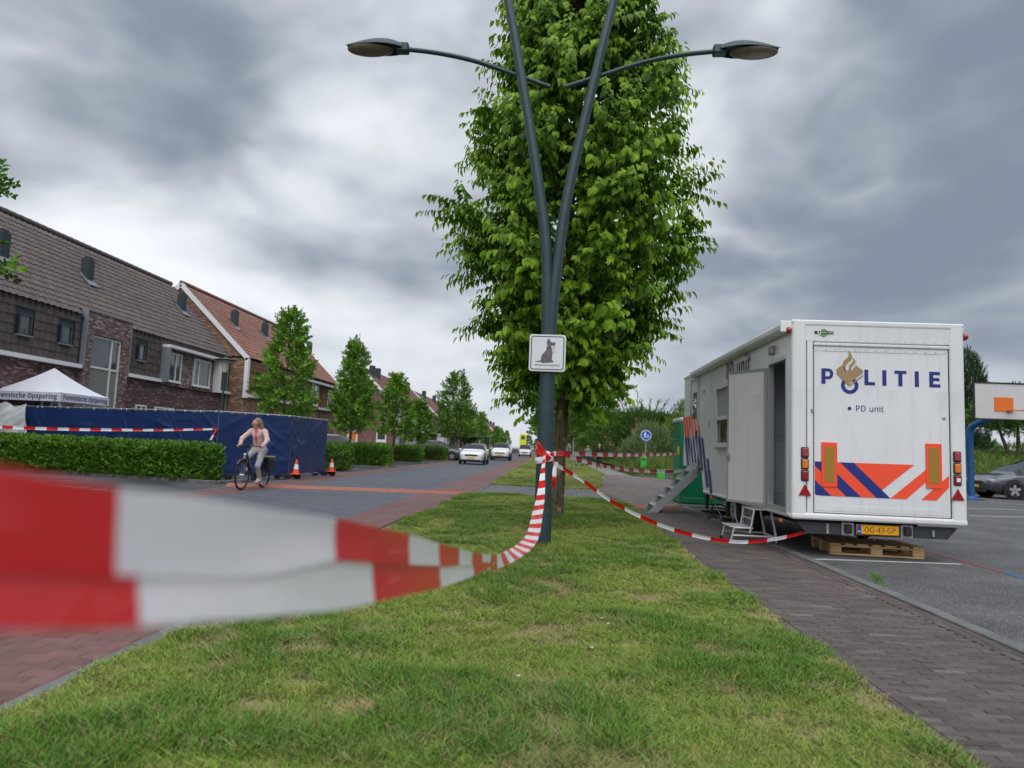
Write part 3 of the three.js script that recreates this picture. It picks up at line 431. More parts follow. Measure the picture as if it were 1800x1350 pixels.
  const clipBand = (a, b, m) => { let P = [[a, y1], [b, y1], [b + sk, y0], [a + sk, y0]]; const x0 = 3.482, out = []; for (let i = 0; i < P.length; i++) { const p = P[i], q = P[(i + 1) % P.length]; if (p[0] >= x0) out.push(p); if ((p[0] < x0) !== (q[0] < x0)) { const k = (x0 - p[0]) / (q[0] - p[0]); out.push([x0, lerp(p[1], q[1], k)]); } } if (out.length > 2) M('stripe', put(flat(shape(out)), 0, 0, zl + .002), m, door); };
  clipBand(3.80, 3.98, mNavy); clipBand(3.61, 3.80, mOrange); clipBand(3.42, 3.61, mNavy); clipBand(3.23, 3.42, mOrange); clipBand(3.04, 3.23, mNavy); 
  M('stripe', put(flat(shape([[3.98, y1], [4.745, y1 + .005], [4.33, .895]])), 0, 0, zl + .002), mOrange, door);
  M('stripe', put(flat(shape([[4.44, y0], [4.64, y0], [5.085, 1.2], [4.9, 1.19]])), 0, 0, zl + .002), mOrange, door);
  M('stripe', put(flat(shape([[4.83, y0], [5.02, y0], [5.18, .965], [5.18, 1.12]])), 0, 0, zl + .002), mOrange, door);
  for (const [x, y] of [[3.665, 1.2], [4.99, 1.235]]) { const r = M('marker_board', rbox(.2, .58, .012, x, y, TZ + .002, .006), mOrange, door); M('reflector', B2(x - .065, x + .065, y - .225, y + .235, TZ + .004, TZ + .0115), mBrownRefl, r); }
  { const s = M('maker_sign', put(flat([[3.5, 2.945], [3.6, 3.0], [3.7, 2.945], [3.6, 2.885]].map(([x, y]) => [x, y])), 0, 0, TZ - .004), mat([.08, .36, .05], .4), t); M('maker_band', put(flat([[3.48, 2.93], [3.73, 2.93], [3.73, 2.965], [3.48, 2.965]]), 0, 0, TZ - .002), mBlack, s); M('maker_lettering', [put(letters('Q', .05), 3.515, 2.925, TZ), put(letters('uality Trailers', .019), 3.565, 2.939, TZ)], mWhite, s); }
  // tail lamps
  for (const [x, yy] of [[TX + .165, 0], [TR - .13, .02]]) { [[1.345, mRed], [1.195, mAmber], [1.045, x > 5 ? mRed : mRed]].forEach(([y, m], i) => { const b = M('tail_lamp', rbox(.098, .142, .03, x, y + yy, TZ + .008, .025, 0, 0, 0, 3), mBlack, t); M('lamp_lens', rbox(.074, .116, .026, x, y + yy, TZ + .018, .016, 0, 0, 0, 3), m, b); if (x > 5 && i === 2) M('clear_lens', rbox(.048, .048, .012, x, y + yy, TZ + .03, .005), mWhite, b); }); const tri = extr([[x - .075, .79 + yy], [x + .075, .79 + yy], [x, .93 + yy]], .012, .004); tri.translate(0, 0, TZ + .0); M('triangle_reflector', tri, mRed, t); }
  for (const x of [TX - .03, TR + .025]) { const g = new THREE.SphereGeometry(.05, 14, 10); g.scale(.9, 1, 1.3); M('marker_lamp', place(g, x, 3.0 - (x > 4 ? .05 : .03), TZ - .05), mRed, t); }
  // bumper, plate, buffers, wheels and running gear
  const bs = extr([[3.27, .44], [5.33, .44], [5.2, .29], [3.42, .29]], .1); bs.translate(0, 0, TZ - .2); const bp = M('bumper', bs, mSteel, t);
  for (const x of [3.93, 4.68]) { const p = M('buffer_plate', B2(x - .075, x + .075, .29, .45, TZ - .1, TZ - .085), mGalv, bp); M('rubber_buffer', rbox(.085, .12, .06, x, .375, TZ - .06, .015), mRubber, p); }
  M('bumper_strut', [B2(5.0, 5.03, .32, .4, TZ - .1, TZ - .08)], mGalv, bp); M('bumper_strut', [B2(3.66, 3.69, .3, .43, TZ - .1, TZ - .085)], mGap, bp);
  const plate = M('number_plate', rbox(.54, .125, .014, 4.305, .375, TZ - .07, .006), mat([.85, .5, .015], .4), t);
  const pg = new THREE.PlaneGeometry(.53, .115); pg.translate(4.305, .375, TZ - .0615); const ptex = print(1024, 222, (x, w, h) => { x.fillStyle = '#e6a417'; x.fillRect(0, 0, w, h); x.fillStyle = '#1c4aa8'; x.fillRect(0, 0, 105, h); x.fillStyle = '#fff'; x.font = 'bold 46px sans-serif'; x.fillText('NL', 24, 170); x.strokeStyle = '#111'; x.lineWidth = 6; x.strokeRect(4, 4, w - 8, h - 8); x.fillStyle = '#15130c'; x.font = '176px sans-serif'; x.textAlign = 'center'; x.fillText('OG-43-GP', w / 2 + 52, 176, 830); });
  M('plate_face', pg, mat([1, 1, 1], .4, { map: ptex }), plate, { uv: true });
  for (const [x, s] of [[3.42, -1], [5.18, 1]]) for (const z of [-11.7, -12.55]) { const w = M('wheel', [(() => { const g = new THREE.TorusGeometry(.245, .095, 14, 32); g.rotateY(Math.PI / 2); g.translate(x, .33, z); return g; })(), cyl(.24, .24, .17, x, .33, z, 0, 0, Math.PI / 2, 28)], mRubber, t); M('rim', [cyl(.185, .185, .02, x + s * .09, .33, z, 0, 0, Math.PI / 2, 24), cyl(.06, .05, .06, x + s * .1, .33, z, 0, 0, Math.PI / 2, 16)], mGalv, w); }
  M('mudguard', [B2(TX + .06, TX + .4, .68, .7, -13.0, -11.25)], mBlack, t);
  M('chassis_beam', [B2(3.75, 3.83, .3, .49, -16, TZ - .2), B2(4.8, 4.88, .3, .49, -16, TZ - .2), B2(3.5, 5.1, .3, .36, -11.75, -11.65), B2(3.5, 5.1, .3, .36, -12.6, -12.5)], mSteel, t);
  for (const z of [-14.0, -15.8]) M('support_leg', [rod([3.6, 1.0, z], [3.6, .06, z], .04), rbox(.22, .03, .22, 3.6, .015, z, .008)], mSteel, t);
  for (const [z, y] of [[-9.6, .42], [-11.3, .44], [-13.6, .44]]) M('side_lamp', rbox(.03, .05, .09, TX - .005, y, z, .01), mAmber, t);
  // doorway, the door swung open on it, and the room behind
  M('door_frame', [B2(TX - .02, TX + .06, .58, 2.66, -9.40, -9.35), B2(TX - .02, TX + .06, .58, 2.66, -10.16, -10.11), B2(TX - .021, TX + .061, 2.605, 2.66, -10.161, -9.349), B2(TX - .021, TX + .061, .545, .6, -10.161, -9.349)], mAlu, t);
  const rm = M('inner_partition', [B2(3.72, 3.75, .55, 3.0, -12, TZ - .12), B2(TX + .055, 3.75, .551, 3.0, -10.62, -10.58)], mInner, t); const mIn2 = mat([.46, .5, .55], .45); for (const g of [B2(3.69, 3.721, .75, 1.5, -9.95, -9.45), B2(3.69, 3.721, 1.62, 2.5, -9.95, -9.45), B2(3.3, 3.66, .75, 1.5, -10.585, -10.57), B2(3.3, 3.66, 1.62, 2.5, -10.585, -10.57)]) M('inner_door_panel', g, mIn2, rm);
  const hx = 3.16, hz = -10.17, ang = Math.atan2(-.63, -.39), dw = .74, dl = (u, y, h, w, th, o = 0) => { const g = box(w, h, th, 0, 0, 0); g.rotateY(-ang); g.translate(hx + Math.cos(ang) * u - Math.sin(ang) * o, y, hz + Math.sin(ang) * u + Math.cos(ang) * o); return g; };
  const od = M('open_door', dl(dw / 2, 1.565, 1.94, dw - .04, .034), mat([.72, .72, .71], .45, { map: weather }), t);
  M('door_edge', [dl(.016, 1.565, 2.0, .035, .05), dl(dw - .016, 1.565, 2.0, .035, .05), dl(dw / 2, 2.548, .035, dw - .066, .05), dl(dw / 2, .585, .035, dw - .066, .05)], mAlu, od);
  M('door_latch', [dl(dw - .04, 1.25, .1, .05, .02, -.035), dl(dw - .04, 1.27, .03, .03, .07, -.04)], mGrey, od);
  M('door_lamp', [rbox(.06, .13, .16, TX - .03, 2.8, -9.95, .02)], mGrey, t);
  const side = (z0, z1, y0, y1, d = .006) => B2(TX - d, TX - .001, y0, y1, z0, z1);
  const win = M('window', [side(-13.24, -13.18, 1.42, 2.56, .03), side(-12.29, -12.22, 1.42, 2.56, .03), side(-13.18, -12.29, 1.42, 1.5, .04), side(-13.18, -12.29, 1.92, 1.99, .028), side(-13.24, -12.2, 2.5, 2.62, .06)], mTrim, t);
  M('roller_shutter', [B2(TX + .0, TX + .02, 1.98, 2.5, -13.18, -12.29)], mat([.38, .39, .41], .5), win); M('window_pane', [B2(TX + .01, TX + .016, 1.5, 1.93, -13.18, -12.29)], mGlass, win); M('window_ledge', B2(TX - .05, TX, 1.38, 1.415, -13.2, -12.25), mGrey, win);
  const lk = M('locker_door', [side(-14.4, -13.74, .95, 2.86, .008)], mBody, t); for (const g of [side(-14.38, -14.3, 2.55, 2.6, .02), side(-14.38, -14.3, 1.25, 1.3, .02), side(-13.84, -13.8, 1.8, 1.95, .018)]) M('locker_hinge', g, mGrey, lk);
  const fd = M('front_door', [side(-15.54, -14.88, 1.1, 2.88, .012)], mBody, t); M('front_door_frame', [side(-15.62, -15.55, 1.02, 2.95, .03), side(-14.87, -14.8, 1.02, 2.95, .03), side(-15.55, -14.87, 2.88, 2.95, .029), side(-15.55, -14.87, 1.02, 1.09, .029)], mAlu, fd);
  M('front_door_window', [side(-15.42, -15.02, 2.05, 2.62, .022)], mGlass, fd); M('front_door_handle', [side(-15.0, -14.93, 1.6, 1.78, .04)], mBlack, fd);
  const slash = (z0, w, ya, yb, m, dep) => { const k = .5; const g = wallX(shape([[z0 + (ya - 1.0) * -k, ya], [z0 + w + (ya - 1.0) * -k, ya], [z0 + w + (yb - 1.0) * -k, yb], [z0 + (yb - 1.0) * -k, yb]]), TX - dep - .002, TX - dep); M('side_stripe', g, m, t); };
  [[-15.95, 1.02], [-15.66, 1.02], [-15.37, 1.02], [-15.08, 1.02], [-14.79, 1.02]].forEach(([z, y]) => { slash(z, .17, y, 1.66, mNavy, .014); slash(z, .17, 1.66, 2.14, mOrange, .014); });
  slash(-14.5, .17, .95, 1.66, mNavy, .014); slash(-14.5, .17, 1.66, 2.08, mOrange, .014); slash(-14.21, .17, .62, 1.62, mNavy, .014); slash(-13.92, .17, .52, 1.2, mNavy, .014);
  let cz = 0; for (const ch of 'PDunit') { if (ch === 'u') cz += .14; const su = letters(ch, .37), w = su.boundingBox.max.x; su.scale(.8, 1, 1); su.rotateY(-Math.PI / 2); M('side_letter', place(su, TX - .006, 2.57, -12.6 + cz), mNavy, t); cz += w * .8 + .035; }
}
{ // aluminium step stool below the open door
  const t = thing('step_stool', 'two tread aluminium step stool under the open trailer door', 'step stool', [3.0, 0, -10.5]), a = [2.66, 3.3], z0 = -10.2, z1 = -10.72;
  for (const [x0, x1, y] of [[2.66, 2.98, .24], [2.96, 3.3, .5]]) { for (let i = 0; i < 5; i++) M('tread_slat', rbox(x1 - x0, .018, .085, (x0 + x1) / 2, y, lerp(z0 - .05, z1 + .05, i / 4), .005), mAlu, t); }
  for (const z of [z0, z1]) { M('leg', [rod([2.72, .24, z], [2.66, 0, z], .016)], mAlu, t); M('leg', rod([3.0, .5, z], [2.94, .16, z], .018), mAlu, t); M('leg', rod([3.24, .5, z], [3.33, 0, z], .018), mAlu, t); M('side_rail', [rod([2.7, .12, z], [3.29, .12, z], .018), rod([2.72, .23, z], [2.98, .23, z], .016)], mAlu, t); for (const x of [2.66, 3.33]) M('rubber_foot', rod([x, .06, z], [x, -.005, z], .022), mRubber, t); }
  M('cross_rail', rod([2.98, .36, z0], [2.98, .36, z1], .014), mAlu, t); M('cross_rail', rod([3.29, .12, z0], [3.29, .12, z1], .014), mAlu, t);
}
const woodMap = tex(256, (u, v, i, j) => { const g = fbm2(u * 3, v * 40, 4, 3, 91), k = (g - .5) * 80 + (hash(i, j, 92) - .5) * 14; return [190 + k, 156 + k, 116 + k * .9]; }, [.9, .6]);
{ const t = thing('wooden_pallet', 'light wooden pallet lying on the asphalt under the trailer', 'pallet', [4.47, 0, -10.0], -.06), m = mat([1, .97, .92], .85, { map: woodMap }), L = { local: true };
  for (let i = 0; i < 7; i++) M('deck_board', box(.145 - (i % 2) * .04, .022, .8, -.535 + i * .178, .133, 0).rotateY(0), m, t, L);
  for (const z of [-.35, 0, .35]) { M('stringer_board', box(1.2, .02, .1, 0, .111, z), m, t, L); M('bottom_board', box(1.2, .022, .1, 0, .003, z), m, t, L); for (const x of [-.527, 0, .527]) M('block', box(.145, .08, .1, x, .057, z), m, t, L); } }
{ // metal access steps up to the front door
  const t = thing('metal_steps', 'ribbed aluminium steps leading up to the front trailer door', 'steps', [2.8, 0, -15.9]);
  const foot = V(2.12, .0, -15.95), head = V(3.2, 1.02, -15.2);
  for (const z of [-.0, -.7]) M('stringer', (() => { const g = extr([[2.15, 0], [2.36, 0], [3.25, .86], [3.25, 1.0], [3.14, 1.0]], .03); g.translate(0, 0, -14.95 + z); return g; })(), mAlu, t);
  for (let i = 0; i < 5; i++) M('tread', box(.2, .025, .68, lerp(2.32, 3.08, i / 4) + .04, lerp(.14, .9, i / 4), -15.285), mGalv, t);
  M('landing', rbox(.1, .12, .8, 3.2, .95, -15.3, .01), mAlu, t); }
function cableRamp(label, a, b, n) { const t = thing('cable_ramp', label, 'cable ramp', [(a[0] + b[0]) / 2, 0, (a[1] + b[1]) / 2]), m = mat([.46, .18, .13], .75, { map: speck([228, 222, 220], 60, 95, 256, .3) }); for (let i = 0; i < n; i++) { const p = [lerp(a[0], b[0], i / n), lerp(a[1], b[1], i / n)], q = [lerp(a[0], b[0], (i + 1) / n), lerp(a[1], b[1], (i + 1) / n)], L = Math.hypot(q[0] - p[0], q[1] - p[1]); const g = extr([[-.13, 0], [.13, 0], [.07, .065], [-.07, .065]], L - .012, .004); g.rotateY(Math.atan2(q[0] - p[0], q[1] - p[1])); g.translate(p[0], .005, p[1]); M('ramp_segment', g, m, t); } return t; }
cableRamp('short orange cable ramp on the brick path beside the metal steps', [1.85, -15.85], [2.95, -15.95], 1);
cableRamp('long orange cable ramp laid across the road', [-8.1, -17.1], [-2.1, -17.75], 6);
{ // green portable toilet behind the trailer nose
  const t = thing('portable_toilet', 'dark green portable toilet with pale roof behind the trailer nose', 'portable toilet', [3.95, 0, -18.5]), m = mat([.008, .25, .11], .38, { map: paintFleck });
  M('cabin', rbox(1.1, 2.0, 1.1, 3.95, 1.12, -18.5, .04), m, t); M('base', [rbox(1.14, .16, 1.16, 3.95, .09, -18.5, .03), B2(3.38, 4.5, .16, .22, -19.06, -17.93)], m, t); M('roof', [rbox(1.16, .12, 1.16, 3.95, 2.16, -18.5, .05)], mat([.5, .54, .53], .5), t);
  for (const x of [3.42, 4.48]) M('corner_rib', rbox(.09, 1.95, .06, x, 1.12, -17.94, .02), m, t);
  for (let i = 0; i < 4; i++) M('vent', rbox(.02, .03, .5, 3.395, 1.95 - i * .1, -18.5, .008), m, t);
  M('label_sticker', [B2(3.388, 3.398, 1.25, 1.47, -18.35, -18.1), B2(3.47, 3.62, 1.25, 1.46, -17.95, -17.94)], mat([.8, .47, .01], .5), t);
  M('drain_valve', [cyl(.09, .09, .12, 4.12, .28, -17.9, Math.PI / 2, 0, 0, 18), cyl(.07, .07, .04, 4.12, .28, -17.83, Math.PI / 2, 0, 0, 18)], mat([.1, .13, .15], .5), t); }
{ const t = thing('cable_reel', 'yellow cable reel standing under the trailer', 'cable reel', [3.75, 0, -14.2]), m = mat([.75, .5, .01], .4); for (const y of [.05, .3]) M('flange', cyl(.16, .16, .03, 3.75, y, -14.2, 0, 0, 0, 22), m, t); M('drum', cyl(.11, .11, .24, 3.75, .17, -14.2, 0, 0, 0, 18), mBlack, t); M('cable', tube([[3.6, .25, -14.1], [3.42, .5, -14.05], [3.35, .3, -14.0], [3.45, .04, -13.9], [3.2, .01, -13.7]], .008, 40, 6), mat([.6, .6, .58], .5), t); }
{ const t = thing('cable_coil', 'black rubber cable coiled on the ground by the cable reel', 'cable', [3.5, 0, -14.35]), g = []; for (let i = 0; i < 4; i++) { const r = new THREE.TorusGeometry(.13 + i * .012, .013, 8, 26); r.rotateX(Math.PI / 2 + .3 * (i - 1)); r.translate(3.5 + i * .02, .1 + i * .02, -14.45); g.push(r); } g.push(tube([[3.45, .03, -14.3], [3.25, .012, -14.2], [3.3, .012, -13.9]], .012, 20, 6)); M('coil', g, mRubber, t); }
{ const t = thing('hose_loop', 'pale hose loops hanging behind the step stool', 'hose', [3.27, 0, -11.6]), g = []; for (const [z, r] of [[-11.5, .2], [-11.95, .19], [-11.55, .17]]) { const q = new THREE.TorusGeometry(r, .012, 8, 34); q.scale(.7, 1.3, 1); q.rotateY(Math.PI / 2 + .3); q.translate(3.27, .36, z); g.push(q); } M('loop', g, mat([.55, .56, .56], .4), t); }
// ---------------------------------------------------------------- trees, hedges, shrubs, meadow
const barkMap = tex(256, (u, v, i, j) => { const f = fbm2(u * 14, v * 5, 5, 14, 101), l = smooth(.58, .7, fbm2(u * 6, v * 6, 4, 6, 102)), m = smooth(.62, .72, fbm2(u * 5 + 3, v * 4, 4, 5, 103)), k = (f - .5) * 80 + (hash(i, j, 104) - .5) * 20; return [lerp(88, 128, l) + k + m * 8, lerp(80, 122, l) + k + m * 14, lerp(66, 104, l) + k - m * 16]; }, [.7, .9]);
const mBark = mat([.8, .78, .72], .95, { map: barkMap, bumpMap: barkMap, bumpScale: .012 });
const mHedgeStem = mat([.06, .14, .02], .8), mPollen = mat([.7, .45, .02], .8);
const mTwigBark = mat([.1, .075, .05], .9);
function leafGeo(L, w, droop = .25) {   // pointed oval, folded on the midrib, tip bent down
  const P = [[0, 0, 0], [-.5 * w, .35 * L, .12 * w], [.5 * w, .35 * L, .12 * w], [-.36 * w, .7 * L, .1 * w - droop * .3 * L], [.36 * w, .7 * L, .1 * w - droop * .3 * L], [0, .5 * L, -.06 * w - droop * .12 * L], [0, L, -droop * .75 * L]];
  const F = [0, 5, 1, 0, 2, 5, 1, 5, 3, 5, 2, 4, 3, 5, 6, 5, 4, 6];
  const g = new THREE.BufferGeometry(); g.setAttribute('position', new THREE.Float32BufferAttribute(F.flatMap(i => P[i]), 3)); g.computeVertexNormals(); return norm(g);
}
// where each leaf sits on a twig that grows along +y
function twigLeaves(seed, n, len, leafL) {
  const r = rng(seed), out = [];
  for (let i = 0; i < n; i++) {
    const t = (i + .6) / n, s = i % 2 ? 1 : -1, e = new THREE.Euler((r() - .5) * .9, (r() - .5) * .9 + (s > 0 ? 0 : Math.PI), s * 0 - (.75 + r() * .55) * (1 - .55 * t), 'YXZ');
    const m = new THREE.Matrix4().compose(V((r() - .5) * .02, len * t * (1 - .06 * t), -.1 * len * t * t), new THREE.Quaternion().setFromEuler(e), V(1, 1, 1).multiplyScalar(leafL * (.7 + .5 * r()) * (i === n - 1 ? .8 : 1)));
    out.push(m);
  }
  return out;
}
const unitLeaf = leafGeo(1, .6, .42), twigLen = .5;
const twigStem = len => { const g = tube([[0, 0, 0], [0, len * .5, -.02 * len], [0, len * .96, -.1 * len]], .004, 3, 3); return norm(g); };
const twigSets = [1, 2, 3, 4].map(s => twigLeaves(200 + s, 11, twigLen, .135));
const twigGeos = twigSets.map(set => fuse(set.map(m => unitLeaf.clone().applyMatrix4(m))));
const sprigGeos = [1, 2, 3].map(s => fuse(twigLeaves(300 + s, 9, .2, .062).map(m => unitLeaf.clone().applyMatrix4(m))));
const bushGeos = [1, 2, 3].map(s => fuse(twigLeaves(400 + s, 16, .7, .12).map(m => unitLeaf.clone().applyMatrix4(m))));
const mLeafThin = mat([1, 1, 1], .6, { transmission: .4, thickness: 0, specularIntensity: .4 }), mLeaf = mat([1, 1, 1], .6, { specularIntensity: .4 }), mHedgeLeaf = mat([1, 1, 1], .6, { specularIntensity: .4 });
const leafMats = new Map();
const leafTone = (c, name = 'leaf') => { const k = c.map(v => v.toFixed(2)).join(); if (!leafMats.has(k)) leafMats.set(k, mat(c, .6, { transmission: .4, thickness: 0, specularIntensity: .4 })); return leafMats.get(k); };
function foliage(name, geos, list, material, parent, local) {   // list: [matrix, colour]
  geos.forEach((g, gi) => {
    const part = list.filter((_, i) => i % geos.length === gi); if (!part.length) return; const im = new THREE.InstancedMesh(g, material, part.length), c = new THREE.Color();
    im.name = name; im.userData.kind = 'stuff'; part.forEach(([m, col], i) => { im.setMatrixAt(i, m); im.setColorAt(i, c.setRGB(col[0], col[1], col[2])); }); im.castShadow = im.receiveShadow = true; parent.add(im);
  });
}
const toward = (d, roll) => { const q = new THREE.Quaternion().setFromUnitVectors(V(0, 1, 0), d.clone().normalize()); return q.multiply(new THREE.Quaternion().setFromAxisAngle(V(0, 1, 0), roll)); };
function makeTree(o) {   // o: name, label, group, pos, seed, trunk radius, trunk top, prof [[y, r]...], limbs, twigs, size, tone, cx
  const r = rng(o.seed), t = thing(o.name || 'street_tree', o.label, 'tree', o.pos, 0, o.group), L = { local: true }, cx = o.cx || [0, 0];
  const H = o.prof[o.prof.length - 1][0], prof = y => { const p = o.prof; if (y <= p[0][0]) return p[0][1]; for (let i = 0; i + 1 < p.length; i++) if (y <= p[i + 1][0]) return lerp(p[i][1], p[i + 1][1], (y - p[i][0]) / (p[i + 1][0] - p[i][0])); return .1; };
  const axis = y => V(cx[0] * smooth(1, H * .5, y) + Math.sin(y * 1.1 + o.seed) * .03, y, cx[1] * smooth(1, H * .5, y) + Math.cos(y * .9 + o.seed) * .03);
  const tp = []; for (let i = 0; i <= 9; i++) tp.push(axis(H * .93 * i / 9).setY(H * .93 * i / 9 - (i ? 0 : .1)));
  M('trunk', smoothed(norm((() => { const g = tube(tp, 0, 40, 14, u => o.r * (1.02 - .93 * Math.pow(u, .8)) + o.r * .35 * Math.exp(-u * 60)); const p = g.attributes.position; for (let i = 0; i < p.count; i++) { const y = p.getY(i), x = p.getX(i), z = p.getZ(i), k = 1 + (noise3(x * 9, y * 3, z * 9) - .5) * .14; const a = axis(Math.max(y, 0)); p.setXYZ(i, a.x + (x - a.x) * k, y, a.z + (z - a.z) * k); } return g; })()), 1), mBark, t, L);
  const limbs = [], list = [], y0 = o.prof[0][0];
  for (let i = 0; i < o.limbs; i++) {
    const f = (i + r() * .8) / o.limbs, yy = lerp(y0 + .1, H * .97, Math.pow(f, .9)), az = i * 2.399 + r() * .7, lump = (i % 3 ? .8 : .55) + .4 * noise3(Math.cos(az) * 1.6 + o.seed, yy * .55, Math.sin(az) * 1.6), R = prof(yy) * lump * (r() < .1 ? 1.24 : 1), start = Math.max(y0 * .85, yy - R * (.45 + .25 * r())), a = axis(Math.min(start, H * .9));
    const end = axis(yy).add(V(Math.cos(az) * R, (r() - .35) * .25 * o.size, Math.sin(az) * R)), mid = a.clone().lerp(end, .5).add(V(0, R * .06, 0)), c = curve([a, mid, end]);
    limbs.push(tube([a, mid, end], 0, 7, 5, u => Math.max(.004, o.r * .2 * (1 - u * .9))));
    const n = Math.round(o.twigs * (.55 + R / 2.2));
    for (let k = 0; k < n; k++) {
      const u = .3 + .72 * Math.sqrt(r()), p = c.getPoint(Math.min(1, u)), dir = c.getTangent(Math.min(1, u)).multiplyScalar(.75).add(V(r() - .5, (r() - .42) * 1.2, r() - .5).multiplyScalar(1.35)), s = o.size * (.6 + .55 * r());
      p.add(V(r() - .5, r() - .5, r() - .5).multiplyScalar(.34 * o.size));
      const b = r(), w = r(), tone = o.tone || [[.038, .092, .014], [.085, .172, .026]], col = [0, 1, 2].map(q => lerp(tone[0][q], tone[1][q], b) * (w > .93 ? 1.25 : 1));
      list.push([new THREE.Matrix4().compose(p, toward(dir, r() * 6.283), V(s, s, s)), col, p, dir.normalize(), s]);
    }
  }
  M('limbs', limbs, o.limbMat || mTwigBark, t, { local: true, kind: 'stuff' });
  if (o.single) {   // every leaf hung on its own: tips down, blades turned outward, the youngest at the shoot ends the brightest
    const P = t.position, all = [], tone = o.tone, X = V(), Y = V(), Z = V();
    for (const [m, , p, dir, s] of list) { const lat = V(dir.z, (r() - .5) * .6, -dir.x).normalize(), rad = V(p.x - cx[0], .25 * (p.y - H * .5), p.z - cx[1]).normalize();
      for (let k = 0; k < 11; k++) { const u = (k + .5) / 11, sg = k % 2 ? 1 : -1, q = p.clone().addScaledVector(dir, .5 * s * u).add(V(0, -.1 * s * u * u, 0)); Y.copy(dir).multiplyScalar(.35 + .3 * u).addScaledVector(lat, sg * (.6 - .25 * u)).add(V((r() - .5) * .5, -.55 - .55 * r(), (r() - .5) * .5)).normalize(); Z.copy(rad).multiplyScalar(.7).add(V((r() - .5) * .7, .55, (r() - .5) * .7)); X.crossVectors(Y, Z).normalize(); Z.crossVectors(X, Y); const l = .135 * s * (.72 + .5 * r()) * (k > 8 ? .85 : 1), b = clamp(r() * .6 + (u > .7 ? .4 : 0)); all.push([new THREE.Matrix4().makeBasis(X, Y, Z).scale(V(l, l, l)).setPosition(q), [0, 1, 2].map(i => lerp(tone[0][i], tone[1][i], b)), q]); } }
    const near = new Set(all.map((e, i) => [seen(e[2].x + P.x, e[2].y + P.y, e[2].z + P.z) ? far2(e[2].x + P.x, e[2].y + P.y, e[2].z + P.z) : 1e9, i]).sort((a, b) => a[0] - b[0]).slice(0, 290).map(e => e[1]));
    for (const i of near) { const q = new THREE.Mesh(unitLeaf, leafTone(all[i][1].map(v => Math.round(v * 25) / 25 + .01))); q.name = 'leaf'; all[i][0].decompose(q.position, q.quaternion, q.scale); q.castShadow = q.receiveShadow = true; t.add(q); }
    foliage('crown', [unitLeaf], all.filter((e, i) => !near.has(i)), o.mat, t); return t;
  }
  const rest = list;
  const geos = o.geos || twigGeos; geos.forEach((g, gi) => foliage('crown', [g], rest.filter((e, i) => i % geos.length === gi), o.mat || mLeaf, t));
  return t;
}
makeTree({ label: 'large leafy verge tree behind the lamp post', group: 'trees along the verge', pos: [.16, 0, -11.16], seed: 5, r: .135, limbs: 185, twigs: 26, size: 1.08, cx: [.1, .1], single: 1,
  prof: [[2.1, .5], [2.4, .8], [2.9, 1.1], [3.5, 1.4], [4.3, 1.68], [5.3, 1.88], [6.3, 1.62], [7.3, 1.38], [8.4, 1.15], [9.6, 1.0], [10.6, .2]], tone: [[.055, .15, .006], [.34, .55, .024]], mat: mLeafThin });
const vergeTree = makeTree({ label: 'second leafy verge tree behind the taped tree', group: 'trees along the verge', pos: [.5, 0, -24], seed: 11, r: .12, limbs: 66, twigs: 20, size: 1.15, prof: [[1.7, .5], [2.4, 1.3], [3.6, 1.9], [5.0, 2.0], [6.5, 1.7], [8.0, 1.0], [9, .2]], tone: [[.07, .17, .018], [.15, .29, .034]] });
copyOf(vergeTree, [.8, 0, -42], 2.1, 'verge tree further down the lawn behind the second one', 'trees along the verge', .95);
copyOf(vergeTree, [1.0, 0, -66], 4.0, 'small looking verge tree far down the lawn', 'trees along the verge', .9);
// the row along the parking bays
const upright = [[1.9, .4], [2.3, .95], [3.0, 1.2], [3.8, 1.05], [4.8, .7], [5.7, .42], [6.6, .08]];
const rowTree = makeTree({ label: 'slim young street tree in front of the orange roofed house', group: 'street trees along the parking bays', pos: [-10.9, 0, -27.5], seed: 21, r: .07, limbs: 64, twigs: 22, size: .85, prof: upright, tone: [[.09, .21, .022], [.19, .36, .04]] });
const rowTree2 = makeTree({ label: 'slim young street tree beside the fenced bay hedge', group: 'street trees along the parking bays', pos: [-10.1, 0, -34.4], seed: 22, r: .07, limbs: 64, twigs: 22, size: .85, prof: upright.map(([y, q]) => [y * .97, q * .86]), tone: [[.08, .19, .02], [.16, .31, .034]] });
copyOf(rowTree, [-9.5, 0, -41.5], 2.0, 'street tree rising from the second bay hedge', 'street trees along the parking bays', .86).scale.set(1.05, .84, 1);
copyOf(rowTree2, [-9.9, 0, -51.5], 1.2, 'short round street tree beside the dark hatchback', 'street trees along the parking bays', .74).scale.set(1.15, .72, 1.1);
const tall = [[1.9, .5], [2.4, 1.4], [3.5, 1.75], [5.0, 1.5], [6.5, .95], [7.7, .15]];
const rowTree3 = makeTree({ label: 'tall pointed street tree between the dark hatchback and the white hatchback', group: 'street trees along the parking bays', pos: [-8.35, 0, -60.5], seed: 23, r: .1, limbs: 70, twigs: 20, size: 1.0, prof: tall, tone: [[.075, .175, .02], [.15, .28, .03]] });
